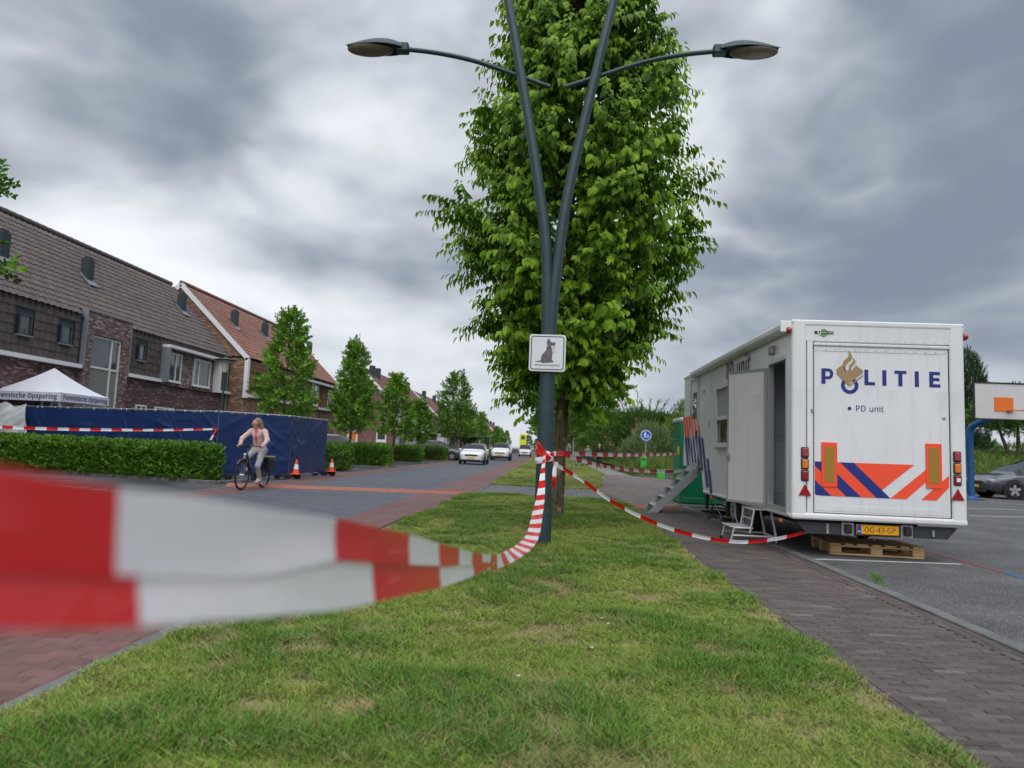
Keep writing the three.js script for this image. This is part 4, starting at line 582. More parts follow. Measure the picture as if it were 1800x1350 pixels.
[[-9.3, -72, .8, 'street tree behind the white hatchback'], [-7.9, -79, .74, 'street tree near the pickup canopy'], [-9.6, -90, .7, 'street tree past the pickup canopy'], [-7.8, -101, .66, 'street tree opposite the white off-roader'], [-8.2, -113, .62, 'street tree short of the yellow bus stop flag'], [-7.9, -127, .62, 'street tree beyond the yellow bus stop flag'], [-5.4, -175, .7, 'rounded tree at the far end of the road'], [-3.6, -190, .62, 'last tree at the far end of the road']].forEach(([x, z, s, l], i) => copyOf(i % 2 ? rowTree : rowTree3, [x, 0, z], i * 1.7, l, 'street trees along the parking bays', s).scale.set(s * [1.2, .95, 1.35, 1.1][i % 4], s * [.92, 1.08, .85, 1][i % 4], s * 1.15));
const shadeTree = copyOf(rowTree2, [-15.2, 0, -52], .4, 'thin pale street tree in front of the orange door', 'street trees along the parking bays', 1.0);
makeTree({ label: 'leafy tree reaching over the parking apron beside the party tent', pos: [-11.75, 0, -10.6], seed: 33, r: .1, limbs: 46, twigs: 15, size: .85, prof: [[3.3, .8], [3.9, 1.7], [4.7, 2.05], [5.3, 2.0], [5.9, 1.2], [6.6, .2]], tone: [[.06, .15, .016], [.16, .3, .03]] });
// hedges: leafy sprigs over a twiggy core
const mCore = mat([.9, .8, .65], 1, { map: barkMap });
function hedge(label, a, b, w, h, n, seed) {
  const r = rng(seed), dx = b[0] - a[0], dz = b[1] - a[1], L = Math.hypot(dx, dz), t = thing('clipped_hedge', label, 'hedge', [(a[0] + b[0]) / 2, 0, (a[1] + b[1]) / 2], -Math.atan2(dz, dx), 'clipped hedges by the parking bays'), list = [];
  M('hedge_core', rbox(L - .16, h - .12, w - .16, 0, h / 2 - .06, 0, .05), mCore, t, { local: true });
  for (let i = 0; i < n; i++) {
    const f = r(), top = f < .42 * w / (w + h) * 1.6, u = (r() - .5) * L, bump = (noise2(u * 2 + seed, 3.3) - .5) * .08; let p, d;
    if (top) { p = V(u, h + bump - r() * .1, (r() - .5) * w); d = V(r() - .5, .9 + r() * .5, r() - .5); }
    else if (r() < 2 * w / (2 * w + 2 * L)) { const s = r() < .5 ? -1 : 1; p = V(s * (L / 2 - r() * .1), r() * h, (r() - .5) * w); d = V(s, .3 + r() * .6, r() - .5); }
    else { const s = r() < .78 ? 1 : -1; p = V(u, Math.pow(r(), .9) * h + bump, s * (w / 2 + bump - r() * .1)); d = V((r() - .5) * 1.2, .15 + r() * .8, s); }
    const s = .8 + r() * .6, b2 = r(); list.push([new THREE.Matrix4().compose(p, toward(d, r() * 6.283), V(s, s, s)), [lerp(.06, .15, b2), lerp(.15, .3, b2), lerp(.018, .034, b2)]]);
  }
  foliage('hedge_leaves', sprigGeos, list, mHedgeLeaf, t); return t;
}
hedge('long clipped beech hedge in front of the blue screens', [-17.5, -20.85], [-9.5, -18.6], 1.05, .84, 8600, 41);
hedge('clipped hedge end beyond the second traffic cone, beside the grey car', [-12.3, -35.3], [-8.35, -35.2], 1.1, .95, 3600, 42);
hedge('clipped hedge between the grey car and the dark hatchback', [-12.4, -45.3], [-8.5, -45.2], 1.1, .95, 2600, 43);
hedge('clipped hedge in front of the dark hatchback', [-12.4, -54.2], [-8.2, -54], 1.1, .95, 2000, 44);
hedge('low hedge behind the parked cars along the front gardens', [-14.6, -40], [-14.8, -62], .8, 1.0, 3600, 45);
hedge('long hedge past the white off-roader', [-7.9, -78], [-7.6, -118], .9, .9, 2600, 46);
hedge('dark hedge stub at the right of the fenced bay', [-9.4, -29.4], [-8.75, -29.0], .9, .95, 700, 47);
// bushes and wild trees behind the meadow
const bankH = (x, z) => { const e = x < 12 ? -36 : -33.5, k = smooth(e, e - 14, z); return k * (x < 12 ? lerp(.35, .6, smooth(5, 12, x)) : lerp(.6, 1.75, smooth(12, 20, x))) + .02; };
{ const pos = [], idx = [], nx = 60, nz = 44; for (let j = 0; j <= nz; j++) for (let i = 0; i <= nx; i++) { const u = i / nx, v = j / nz, z = lerp(-33.2, -150, v * v), x = lerp(z < -38 ? lerp(4.62, 4.9, v) : lerp(8.1, 4.7, smooth(-33.2, -38, z)), 130, u * u); pos.push(x, bankH(x, z), z); } for (let j = 0; j < nz; j++) for (let i = 0; i < nx; i++) { const a = j * (nx + 1) + i, b = a + nx + 1; idx.push(a, a + 1, b, b, a + 1, b + 1); } const g = new THREE.BufferGeometry(); g.setAttribute('position', new THREE.Float32BufferAttribute(pos, 3)); g.setIndex(idx); g.computeVertexNormals(); struct('meadow_bank', g, mat([.7, .9, .55], 1, { map: soilMap })); }
{
  const r = rng(77), list = [], geos = [21, 22, 23].map(s => clump(s, 16, .55, .03, .26, .55));
  for (let i = 0; i < 42000; i++) { const z = -34 - 40 * Math.pow(r(), 1.7), x = 4.75 + 45 * Math.pow(r(), 1.25); if (x < 8.2 && z > -38 - (8.2 - x) * .2) continue; if (!seen(x, .6, z)) continue; const k = fbm2(x * .35, z * .35, 3), b = r(), edge = smooth(4.7, 7.0, x) * .8 + .2; list.push([x, bankH(x, z) - .02, z, .8 + r() * .7, (.6 + k) * edge, r() * 6.283, [lerp(.075, .15, b) + k * .03, lerp(.15, .225, b), lerp(.025, .06, b)]]); }
  scatter('meadow_grass', geos, list, mGrass, 'tall unmown meadow grass on the bank behind the court', 'grass');
}
function bush(name, label, pos, lobes, n, seed, tone, o = {}) {   // lobes: [x, y, z, rx, ry, rz]
  const r = rng(seed), t = thing(name, label, o.category || 'bush', pos, 0, o.group || 'bushes and trees behind the meadow'), list = [], total = lobes.reduce((s, l) => s + l[3] * l[4], 0);
  const stems = []; for (const l of lobes) stems.push(tube([[l[0] * .2, 0, l[2] * .2], [l[0] * .6, l[1] * .5, l[2] * .6], [l[0], l[1] + l[4] * .5, l[2]]], 0, 8, 6, u => lerp(o.r || .12, .02, u))); M('trunk', stems[0], mBark, t, { local: true }); for (const s of stems.slice(1)) M('limb', s, mBark, t, { local: true });
  for (const l of lobes) for (let i = 0; i < n * l[3] * l[4] / total; i++) { const d = V(r() - .5, r() - .42, r() - .5).normalize(), q = .62 + .42 * Math.sqrt(r()), lump = .85 + .3 * noise3(d.x * 2.5 + seed, d.y * 2.5, d.z * 2.5 + l[0]); const p = V(l[0] + d.x * l[3] * q * lump, l[1] + d.y * l[4] * q * lump, l[2] + d.z * l[5] * q * lump); if (p.y < .05) continue; const s = (o.size || .75) * (.6 + .7 * r()), b = r(); const g = d.clone().add(V(r() - .5, (o.up || .4) + r() * .5, r() - .5)); list.push([new THREE.Matrix4().compose(p, toward(g, r() * 6.283), V(s, s, s)), [0, 1, 2].map(k => lerp(tone[0][k], tone[1][k], b))]); }
  foliage('leaves', bushGeos, list, mHedgeLeaf, t); return t;
}
const dark = [[.04, .1, .018], [.085, .18, .028]], mid = [[.065, .145, .02], [.13, .25, .036]], pale = [[.12, .18, .06], [.22, .29, .12]];
bush('wild_cherry_tree', 'dark wild tree with long upright shoots behind the blue pedestrian sign', [8.1, .4, -61], [[0, 2.6, 0, 2.7, 2.0, 2.4], [-2.6, 1.7, 0, 1.7, 1.5, 1.8], [2.6, 2.2, 0, 2.0, 1.9, 2]], 4200, 51, dark, { category: 'tree' });
{ const t = scene.children[scene.children.length - 1], r = rng(511), list = []; for (let i = 0; i < 26; i++) { const a = -1.25 + 2.5 * i / 25 + (r() - .5) * .16, L = 2.3 + r() * 1.6, d = V(Math.sin(a) * 1.05, Math.cos(a), (r() - .5) * .7).normalize(), p0 = V(Math.sin(a) * 1.6, 2.9, (r() - .5) * 1.4); M('shoot', tube([p0, p0.clone().add(d.clone().multiplyScalar(L * .5)), p0.clone().add(d.clone().multiplyScalar(L)).add(V(0, .1, 0))], 0, 6, 4, u => lerp(.03, .008, u)), mTwigBark, t, { local: true }); for (let k = 0; k < 30; k++) { const p = p0.clone().add(d.clone().multiplyScalar(L * (k + .5) / 30)), s = .42 + .2 * r(), b = r(); list.push([new THREE.Matrix4().compose(p, toward(d.clone().add(V(r() - .5, r() - .5, r() - .5).multiplyScalar(1.5)), r() * 6), V(s, s, s)), [lerp(.035, .065, b), lerp(.08, .14, b), lerp(.016, .024, b)]]); } } foliage('shoot_leaves', bushGeos, list, mHedgeLeaf, t); }
bush('round_bush', 'mid green rounded bush beside the concrete path', [5.9, .25, -72], [[0, 2.2, 0, 2.4, 2.2, 2.2], [-1.6, 1.2, 1, 1.6, 1.3, 1.5]], 2200, 52, mid);
bush('round_bush', 'low dark bush furthest along the concrete path', [4.4, .2, -92], [[.4, 2.1, 0, 2.2, 2.2, 2], [-.9, 1.4, 0, 1.2, 1.3, 1.2]], 1300, 53, dark);
bush('silvery_bush', 'pale silvery bush right behind the blue pedestrian sign', [7.7, .35, -52], [[0, 1.5, 0, 1.6, 1.5, 1.4], [-1.3, .9, .4, 1.1, .9, 1], [1.3, 1.0, .2, 1.2, 1.0, 1]], 2400, 54, pale, { size: .55 });
bush('yellow_green_bush', 'yellow green bush beside the portable toilet', [10.6, .4, -53], [[0, 1.8, 0, 1.8, 1.9, 1.6], [1.8, 2.4, -1, 1.7, 2.4, 1.6]], 2600, 55, [[.09, .16, .02], [.16, .26, .036]]);
bush('tall_bush', 'tall green bush peeping over the portable toilet', [13.2, .5, -62], [[0, 2.6, 0, 2.2, 3.2, 2.2], [2.5, 2.2, 0, 2, 2.4, 2]], 2400, 56, mid);
bush('poplar_tree', 'tall narrow poplar behind the trailer and the basketball board', [34.2, 1.2, -58], [[0, 3.2, 0, 1.5, 3.2, 1.5], [-.2, 6.3, 0, 1.35, 3.0, 1.3], [.3, 5.2, 0, 1.3, 2.6, 1.2]], 3600, 57, [[.028, .065, .02], [.055, .11, .035]], { category: 'tree', up: 1.4 });
bush('small_tree', 'spreading small tree on the bank behind the basketball board', [29.6, 1.5, -45], [[0, 3.3, 0, 2.0, 1.25, 1.8], [-1.5, 2.9, 0, 1.1, .75, 1], [1.6, 3.0, 0, 1.2, .8, 1]], 3200, 58, mid, { category: 'tree', r: .16 });
bush('grey_bush', 'grey green bush on the bank left of the small tree', [33.5, 1.6, -58], [[0, 1.2, 0, 1.7, 1.3, 1.4], [1.4, .8, 0, 1.1, .9, 1]], 1200, 59, [[.035, .08, .03], [.07, .12, .045]]);
bush('far_bush', 'low far bush on the bank right of the small tree', [47, 1.6, -72], [[0, .9, 0, 2.2, 1.1, 1.2], [2.6, .8, 0, 1.8, 1.0, 1.2], [-3.2, 1.1, 0, 1.5, 1.3, 1.2]], 1300, 60, mid);
{ const t = thing('kerb_weed', 'small green weed growing in the joint of the court kerb', 'weed', [3.42, 0, -7.4]), r = rng(88), list = []; M('stem', rod([3.42, -.02, -7.4], [3.43, .07, -7.42], .003), mTwigBark, t); for (let i = 0; i < 26; i++) { const s = .2 + r() * .15; list.push([new THREE.Matrix4().compose(V((r() - .5) * .07, .01 + r() * .05, (r() - .5) * .3 * (i < 16 ? .5 : 1.6)), toward(V(r() - .5, .6 + r() * .4, r() - .5), r() * 6), V(s, s, s)), [.09, .24, .03]]); } foliage('weed_leaves', sprigGeos, list, mHedgeLeaf, t); }
for (const [x, z] of [[-1.42, -10.2], [-1.3, -10.35], [-1.55, -10.5], [.42, -5.05], [.45, -4.9], [-.12, -3.7], [.75, -9.6], [.95, -9.75], [.3, -4.3]]) { const t = thing('daisy', 'small white daisy in the mown grass', 'daisy', [x, 0, z], 0, 'daisies in the lawn'), L = { local: true }; M('stem', rod([0, 0, 0], [0, .065, 0], .0015, .0015, 5), mHedgeStem, t, L); const g = []; for (let i = 0; i < 10; i++) g.push(place(new THREE.CircleGeometry(.006, 8).scale(1, .55, 1).translate(.007, 0, 0).rotateX(-1.45), 0, .066, 0, 0, i * .628, 0)); M('petals', g, mWhite, t, { local: true, kind: 'stuff' }); M('flower_eye', cyl(.004, .003, .003, 0, .068, 0, 0, 0, 0, 8), mPollen, t, L); }
// ---------------------------------------------------------------- the terraced houses
const brickMap = (c, mortar, s, vary = 46) => tex(512, (u, v, i, j) => { const row = Math.floor(v * 32), x = u * 10 + (row % 2) * .5, ci = ((Math.floor(x) % 10) + 10) % 10, fx = x % 1, fy = (v * 32) % 1, jt = fx < .05 || fy < .16, q = hash(ci, row, s), k = (q - .5) * vary + (hash(i, j, s) - .5) * 18, l = q > .9 ? 26 : 0; return jt ? mortar.map(m => m + (hash(i, j, s + 1) - .5) * 14) : c.map(m => m + k + l); }, [2.2, 2.0]);
const mBrickA = mat([1, 1, 1], .9, { map: brickMap([96, 68, 68], [88, 80, 78], 111) }), mBrickA2 = mat([1, 1, 1], .9, { map: brickMap([118, 92, 92], [104, 98, 96], 112, 70) }), mBrickB = mat([1, 1, 1], .9, { map: brickMap([136, 104, 84], [112, 96, 82], 113) }), mBrickC = mat([1, 1, 1], .9, { map: brickMap([118, 82, 76], [108, 92, 86], 114, 30) });
const tileTone = (c, s) => (a, b, x, z) => { const k = .84 + a * .26 + (fbm2(x * .5 + s, z * .5, 3) - .5) * .3; return [c[0] * k, c[1] * k * (1 + (b - .5) * .06), c[2] * k]; };
const tileA = tileTone([.17, .13, .122], 1), tileA2 = tileTone([.13, .098, .094], 2), tileB = tileTone([.35, .165, .115], 3), tileB2 = tileTone([.3, .12, .08], 4), tileC = tileTone([.26, .115, .1], 5);
const mTile = mat([1, 1, 1], .72, { vertexColors: true, map: paverTint });
const mFascia = mat([.74, .75, .77], .5), mLead = mat([.2, .22, .25], .6), mFrameW = mat([.72, .71, .68], .5), mFrameG = mat([.045, .055, .06], .5), mPanelG = mat([.19, .2, .19], .6), mVent = mat([.02, .035, .045], .6);
const mWin = mat([.055, .065, .075], .04, { clearcoat: 1, clearcoatRoughness: .02 }), mCurtain = mat([.42, .44, .45], .9);
function tileGeo(w, l, t = .028) {   // one pantile: u along +x, lying up-slope along +y, proud along +z; wave across
  const n = 6, pos = [], h = u => .032 * Math.pow(.5 - .5 * Math.cos(u * 6.2832), 1.3), P = (u, v, d) => [w * u, l * v, t * (1 - v) + h(u) - d];
  for (let i = 0; i < n; i++) { const a = i / n, b = (i + 1) / n; for (const q of [[P(a, 0, 0), P(b, 0, 0), P(b, 1, 0)], [P(a, 0, 0), P(b, 1, 0), P(a, 1, 0)], [P(a, 0, t), P(b, 0, t), P(b, 0, 0)], [P(a, 0, t), P(b, 0, 0), P(a, 0, 0)]]) pos.push(...q[0], ...q[1], ...q[2]); }
  const g = new THREE.BufferGeometry(); g.setAttribute('position', new THREE.Float32BufferAttribute(pos, 3)); g.computeVertexNormals(); return norm(g);
}
// tiles on a slope that starts at origin o, runs along +(-z) for len and climbs along dir (in x, y)
function tileField(name, parent, o, len, dir, slope, tone, opt = {}) {
  const w = opt.w || .3, gauge = opt.gauge || .34, r = rng(opt.seed || 5), list = [], proto = tileGeo(w, gauge * 1.08), up = V(dir[0], dir[1], 0).normalize(), nrm = V(dir[1], -dir[0], 0).normalize(), m = new THREE.Matrix4().makeBasis(V(0, 0, -1), up, nrm);
  for (let j = 0; j < Math.floor(slope / gauge); j++) for (let i = 0; i < Math.floor(len / w); i++) {
    const z = o[2] - i * w, p = [o[0] + up.x * gauge * j, o[1] + up.y * gauge * j, z], a = r(), b = r(), e = r(); if (opt.keep && !opt.keep(z - w / 2, p[1] + gauge / 2, p[0])) continue;
    list.push({ at: p, g: () => { const g = tint(proto.clone(), tone(a, b, p[0], z)); g.applyMatrix4(m); g.translate(p[0] + nrm.x * e * .006, p[1] + nrm.y * e * .006, z); return g; } });
  }
  pieces(name, list, mTile, parent, opt.max ?? 300);
}
const X1 = (x0, x1, y0, y1, z0, z1) => B2(x0, x1, y0, y1, z0, z1);
// a window facing the street at plane x: frame, one or two sashes, sill
function windowX(parent, x, z0, z1, y0, y1, o = {}) {
  const [a, b] = [Math.min(z0, z1), Math.max(z0, z1)], f = o.f || .07, m = o.m || mFrameW, gs = [X1(x - .04, x + .03, y0, y1, a, a + f), X1(x - .04, x + .03, y0, y1, b - f, b), X1(x - .04, x + .029, y1 - f, y1, a + f, b - f), X1(x - .04, x + .029, y0, y0 + f, a + f, b - f)];
  if (o.mull) gs.push(X1(x - .04, x + .028, y0 + f, y1 - f, lerp(a, b, o.mull) - f / 2, lerp(a, b, o.mull) + f / 2));
  if (o.rail) gs.push(X1(x - .04, x + .027, o.rail - f / 2, o.rail + f / 2, a + f, b - f));
  const w = M('window', gs, m, parent);
  M('pane', X1(x - .03, x - .015, y0 + f, y1 - f, a + f, b - f), mWin, w);
  if (o.panel) M('panel', X1(x - .03, x - .004, y0 + f, o.rail - f / 2, a + f, b - f), mPanelG, w);
  M('sill', X1(x - .05, x + .07, y0 - .05, y0 - .002, a - .05, b + .05), o.sill || m, w); return w;
}
function ventPipe(parent, x, y, z) { const v = M('roof_vent', [rbox(.34, 1.05, .42, x, y + .1, z, .02), rbox(.22, .1, .3, x, y + .68, z, .01)], mVent, parent); M('vent_flashing', rbox(.75, .04, .6, x + .12, y - .28, z, .01, 0, 0, -.81), mLead, v); return v; }
{ // dark roofed terrace behind the blue screens
  const t = thing('terraced_house', 'dark brown tiled terrace of houses behind the blue screens', 'house', [-20, 0, -27], 0, 'terraced houses along the street'), F = -18.5, zA = -12, zE = -38.2, EY = 5.8, RX = -22.4, RY = 10.0;
  M('wall', [X1(-26, F - .1, 0, 3.72, zE, zA), X1(-26, F - .12, 3.7, 5.8, zE, zA)], mBrickA, t);
  M('gable', (() => { const g = extr([[-26.3, 5.7], [F - .15, 5.7], [RX, RY - .12]], .2); g.translate(0, 0, zE + .02); return g; })(), mBrickA, t);
  const roof = M('roof', [(() => { const g = extr([[F + .02, EY - .12], [RX, RY - .1], [-26.3, EY - .12]], zA - zE); g.translate(0, 0, zE); return g; })()], mVent, t);
  const L = Math.hypot(RX - F, RY - EY);
  tileField('roof_tile', roof, [F + .08, EY - .02, zA], zA - zE, [RX - F, RY - EY], L, tileA, { seed: 3, keep: (z, y) => !(z < -25.6 && z > -28.55 && y < 6.15) });
  for (let z = zA; z > zE + .2; z -= .42) if (z < -18) M('ridge_tile', (() => { const g = cyl(.14, .12, .46, RX, RY + .0, z - .2, Math.PI / 2, 0, 0, 10); return tint(norm(g), tileA(.4, .5, RX, z)); })(), mTile, roof);
  const hung = M('tile_hung_wall', X1(F - .1, F - .03, 3.85, EY - .05, zE, zA), mVent, t), inBox = (z, y) => (z < -25.5 && z > -28.6) || (z < -31.1 && z > -36.4 && y < 5.6) || (z < -22.2 && z > -23.1 && y > 4.35 && y < 5.35) || (z < -24.25 && z > -25.1 && y > 4.35 && y < 5.35) || (z < -29.15 && z > -29.95 && y > 4.35 && y < 5.35);
  tileField('wall_tile', hung, [F - .02, 3.83, zA], zA - zE, [0, 1], 1.95, tileA2, { seed: 4, gauge: .325, keep: (z, y) => !inBox(z, y) });
  M('white_band', X1(F - .1, F + .14, 3.68, 3.83, -25.62, zA), mFascia, t); M('white_band', X1(F - .1, F + .14, 3.68, 3.83, -31.2, -28.5), mFascia, t); M('white_band', X1(F - .1, F + .14, 3.66, 3.8, zE, -36.35), mFascia, t);
  M('downpipe', rod([F + .0, 0, -23.7], [F + .0, 3.6, -23.7], .04), mFrameG, t); M('downpipe', rod([F + .0, 0, -37.9], [F + .0, 5.7, -37.9], .04), mLead, t);
  // brick bay that rises through the eaves
  const bay = M('brick_bay', [X1(F - .3, F + .14, 0, 6.0, -26.08, -25.7), X1(F - .3, F + .14, 0, 6.0, -28.5, -28.02), X1(F - .3, F + .139, 5.12, 6.0, -28.02, -26.08), X1(-20.2, F - .3, 3.8, 6.0, -28.49, -25.71)], mBrickA2, t);
  M('bay_coping', [X1(-20.25, F + .18, 6.0, 6.06, -28.55, -25.65), X1(F - .3, F + .16, 3.7, 6.0, -25.7, -25.64), X1(F - .3, F + .16, 3.7, 6.0, -28.56, -28.5)], mLead, bay);
  windowX(bay, F + .03, -28.0, -26.1, 1.9, 5.1, { mull: .3, rail: 3.82, panel: 1, f: .08 });
  for (const [a, b] of [[-22.93, -22.36], [-24.98, -24.39], [-29.79, -29.29]]) windowX(t, F + .05, a, b, 4.5, 5.22, { m: mFrameG, sill: mLead, f: .06 });
  // white framed double window box
  const wb = M('window_box', [X1(F - .2, F + .42, 5.36, 5.5, -36.36, -31.15), X1(F - .2, F + .42, 3.62, 5.36, -36.36, -36.24)], mFascia, t); M('box_cheek', X1(F - .2, F + .4, 3.7, 5.36, -31.28, -31.16), mLead, wb); M('box_wall', X1(F - .09, F + .03, 3.6, 5.36, -36.24, -31.28), mBrickA2, wb);
  windowX(wb, F + .07, -32.85, -31.4, 3.8, 5.2, { mull: .35 }); windowX(wb, F + .07, -35.75, -34.05, 3.8, 5.2, { mull: .7 });
  for (const [a, b] of [[-30.4, -29.6], [-32.7, -31.1], [-35.6, -34.2], [-21.5, -19.5], [-24.9, -23.9]]) windowX(t, F - .05, a, b, .9, 2.52, { mull: .5 });
  M('front_door', X1(F - .1, F - .04, 0, 2.3, -33.9, -33.0), mPanelG, t);
  for (const [z, k] of [[-22.9, .35], [-28.0, .45], [-36.1, .52]]) ventPipe(t, lerp(F, RX, k), lerp(EY, RY, k) + .35, z);
}
{ // orange roofed house with its gable towards us
  const t = thing('terraced_house', 'orange tiled house with white edged brick gable beside the dark terrace', 'house', [-20, 0, -46], 0, 'terraced houses along the street'), F = -17.5, zA = -38.2, zE = -55, EY = 5.85, RX = -21.8, RY = 10.1;
  M('wall', [X1(-25.5, F - .1, 0, 3.62, zE, zA), X1(-25.5, F - .12, 3.6, 5.9, zE, zA)], mBrickB, t);
  M('gable', (() => { const g = extr([[-26.1, 5.8], [F - .1, 5.8], [F - .1, 6.0], [RX, RY - .1]], .25); g.translate(0, 0, zA - .25); return g; })(), mBrickB, t);
  const dx = RX - F, dy = RY - EY, L = Math.hypot(dx, dy);
  const roof = M('roof', [(() => { const g = extr([[F + .02, EY - .1], [RX, RY - .08], [-26.2, EY - .1]], zA - zE - .3); g.translate(0, 0, zE); return g; })()], mVent, t);
  tileField('roof_tile', roof, [F + .12, EY - .04, zA + .12], zA - zE + .12, [dx, dy], L, tileB, { seed: 6 });
  for (let z = zA + .1; z > zE + .2; z -= .42) M('ridge_tile', tint(norm(cyl(.14, .12, .46, RX, RY + .02, z - .2, Math.PI / 2, 0, 0, 10)), tileB(.3, .5, RX, z)), mTile, roof);
  const barge = (a, b, w) => { const d = V(b[0] - a[0], b[1] - a[1], 0), l = d.length(); return box(l, w, .16, (a[0] + b[0]) / 2, (a[1] + b[1]) / 2, zA + .06, 0, 0, Math.atan2(d.y, d.x)); };
  M('white_barge_board', barge([F + .05, EY - .12], [RX, RY - .1], .26), mFascia, t); M('white_barge_board', barge([-24.6, 7.1], [RX - .02, RY - .1], .26), mFascia, t);
  M('corner_board', X1(F - .12, F + .1, 3.5, EY - .06, zA - .1, zA + .14), mFascia, t);
  const hung = M('tile_hung_wall', X1(F - .1, F - .03, 3.75, EY - .05, zE, zA - .1), mVent, t);
  tileField('wall_tile', hung, [F - .02, 3.72, zA - .1], zA - zE - .1, [0, 1], 2.0, tileB2, { seed: 7, gauge: .33, keep: (z, y) => !(z < -45.2 && z > -50.6 && y < 5.55) && !(z < -41 && z > -41.7 && y > 4.3 && y < 5.3) });
  M('white_band', X1(F - .1, F + .12, 3.56, 3.72, -45.2, zA - .1), mFascia, t); M('white_band', X1(F - .1, F + .12, 3.56, 3.72, zE, -50.6), mFascia, t);
  windowX(t, F + .05, -41.6, -41.05, 4.4, 5.2, { m: mFrameG, f: .06 });
  const wb = M('window_box', [X1(F - .2, F + .4, 5.4, 5.52, -54.5, -45.2)], mFascia, t); M('box_wall', X1(F - .09, F + .03, 3.5, 5.4, -50.6, -45.2), mBrickB, wb);
  windowX(wb, F + .07, -47.4, -46.0, 3.8, 5.3, { mull: .4 }); windowX(wb, F + .07, -50.2, -48.8, 3.8, 5.3, { mull: .6 }); windowX(t, F + .02, -54, -52.6, 3.9, 5.2, { mull: .5 });
  windowX(t, F - .05, -41.5, -40.2, .4, 2.5, { mull: .5 }); windowX(t, F - .05, -47, -45.5, .8, 2.5, { mull: .5 }); M('front_door', X1(F - .1, F - .04, 0, 2.3, -44.4, -43.4), mat([.35, .14, .04], .6), t);
  M('downpipe', rod([F + .02, 0, -51], [F + .02, 5.3, -51], .045), mFrameG, t);
  for (const [z, k] of [[-40.6, .5], [-45.4, .53], [-54.4, .55]]) ventPipe(t, lerp(F, RX, k), lerp(EY, RY, k) + .35, z);
}
function farHouse(label, F, zA, zE, EY, RY, brick, tone, o = {}) {
  const t = thing('terraced_house', label, 'house', [F - 3, 0, (zA + zE) / 2], 0, 'terraced houses along the street'), RX = F - 4.3, dx = RX - F, dy = RY - EY;
  M('wall', [X1(F - 8.6, F, 0, EY, zE, zA)], brick, t); M('gable', (() => { const g = extr([[F - 8.6, EY - .05], [F, EY - .05], [RX, RY - .1]], .25); g.translate(0, 0, zA - .25); return g; })(), brick, t);
  const roof = M('roof', [(() => { const g = extr([[F + .15, EY - .12], [RX, RY - .08], [F - 8.75, EY - .12]], zA - zE - .3); g.translate(0, 0, zE); return g; })()], mVent, t);
  tileField('roof_tile', roof, [F + .2, EY - .1, zA], zA - zE, [dx, dy], Math.hypot(dx, dy) + .2, tone, { seed: 9, w: .34, gauge: .4, max: 0 });
  const d = V(dx, dy, 0), l = d.length(); M('white_barge_board', box(l, .28, .14, F + dx / 2, EY + dy / 2 - .1, zA + .07, 0, 0, Math.atan2(dy, dx)), mFascia, t); M('white_barge_board', box(l, .28, .14, RX + dx / 2, EY + dy / 2 - .1, zA + .07, 0, 0, Math.atan2(-dy, dx)), mFascia, t);
  const n = Math.round((zA - zE) / 5.4); for (let i = 0; i < n; i++) { const z = zA - 1.2 - i * (zA - zE) / n; windowX(t, F + .03, z - 1.8, z, 3.3, 4.9, { mull: .5, f: .1 }); windowX(t, F + .03, z - 1.8, z - .2, .9, 2.6, { mull: .5, f: .1 }); M('front_door', X1(F, F + .05, 0, 2.4, z - 3.6, z - 2.6), i % 2 ? mFrameW : mPanelG, t); if (i % 2 === 0) M('white_canopy', X1(F, F + .8, 2.75, 2.95, z - 4.4, z + .3), mFascia, t); }
  for (const f of o.vents || [.15, .5, .85]) M('chimney', [rbox(.55, 1.5, .7, lerp(F, RX, .72), lerp(EY, RY, .72) + .5, lerp(zA, zE, f), .02)], mVent, t);
  return t;
}
{ const t = farHouse('dark red brick house with orange side door', -17.5, -76, -102, 5.6, 10.0, mBrickC, tileC, { vents: [.04, .14, .5, .8] });
  const w = (x0, x1, y0, y1) => B2(x0, x1, y0, y1, -76.0, -75.94), d = M('side_door_frame', [w(-22.75, -22.6, 0, 3.5), w(-21.7, -21.55, 0, 3.5), w(-22.6, -21.7, 2.35, 2.5), w(-22.6, -21.7, 3.4, 3.5)], mFrameW, t); M('orange_door', B2(-22.6, -21.7, 0, 2.35, -75.99, -75.96), mat([.62, .17, .015], .5), d); M('transom_pane', B2(-22.6, -21.7, 2.5, 3.4, -75.99, -75.965), mWin, d);
  const q = M('side_window', [w(-19.4, -19.28, .9, 2.6), w(-18.4, -18.28, .9, 2.6), w(-19.28, -18.4, 2.48, 2.6), w(-19.28, -18.4, 1.3, 1.6)], mFrameW, t); M('pane', B2(-19.28, -18.4, .9, 2.48, -75.99, -75.965), mWin, q); }
{ const t = farHouse('flat fronted house with a slate bay beyond the dark red one', -17.2, -104, -132, 5.8, 9.6, mBrickC, tileC); const b = M('slate_bay', X1(-17.2, -16.3, 2.9, 7.2, -108, -104.2), mVent, t); M('bay_window', X1(-16.32, -16.24, 3.3, 5.8, -107.4, -105.2), mFrameW, b); M('white_pier', X1(-17.2, -16.2, 0, 2.9, -104.8, -104.2), mFascia, t); M('bay_slab', X1(-17.2, -16.2, 2.8, 2.95, -108.1, -104.1), mFascia, t); }
farHouse('far red roofed row past the line of street trees', -17, -170, -205, 5.8, 10.4, mBrickC, tileC);
farHouse('last far house row near the end of the street', -17, -215, -250, 5.8, 10.2, mBrickB, tileC);
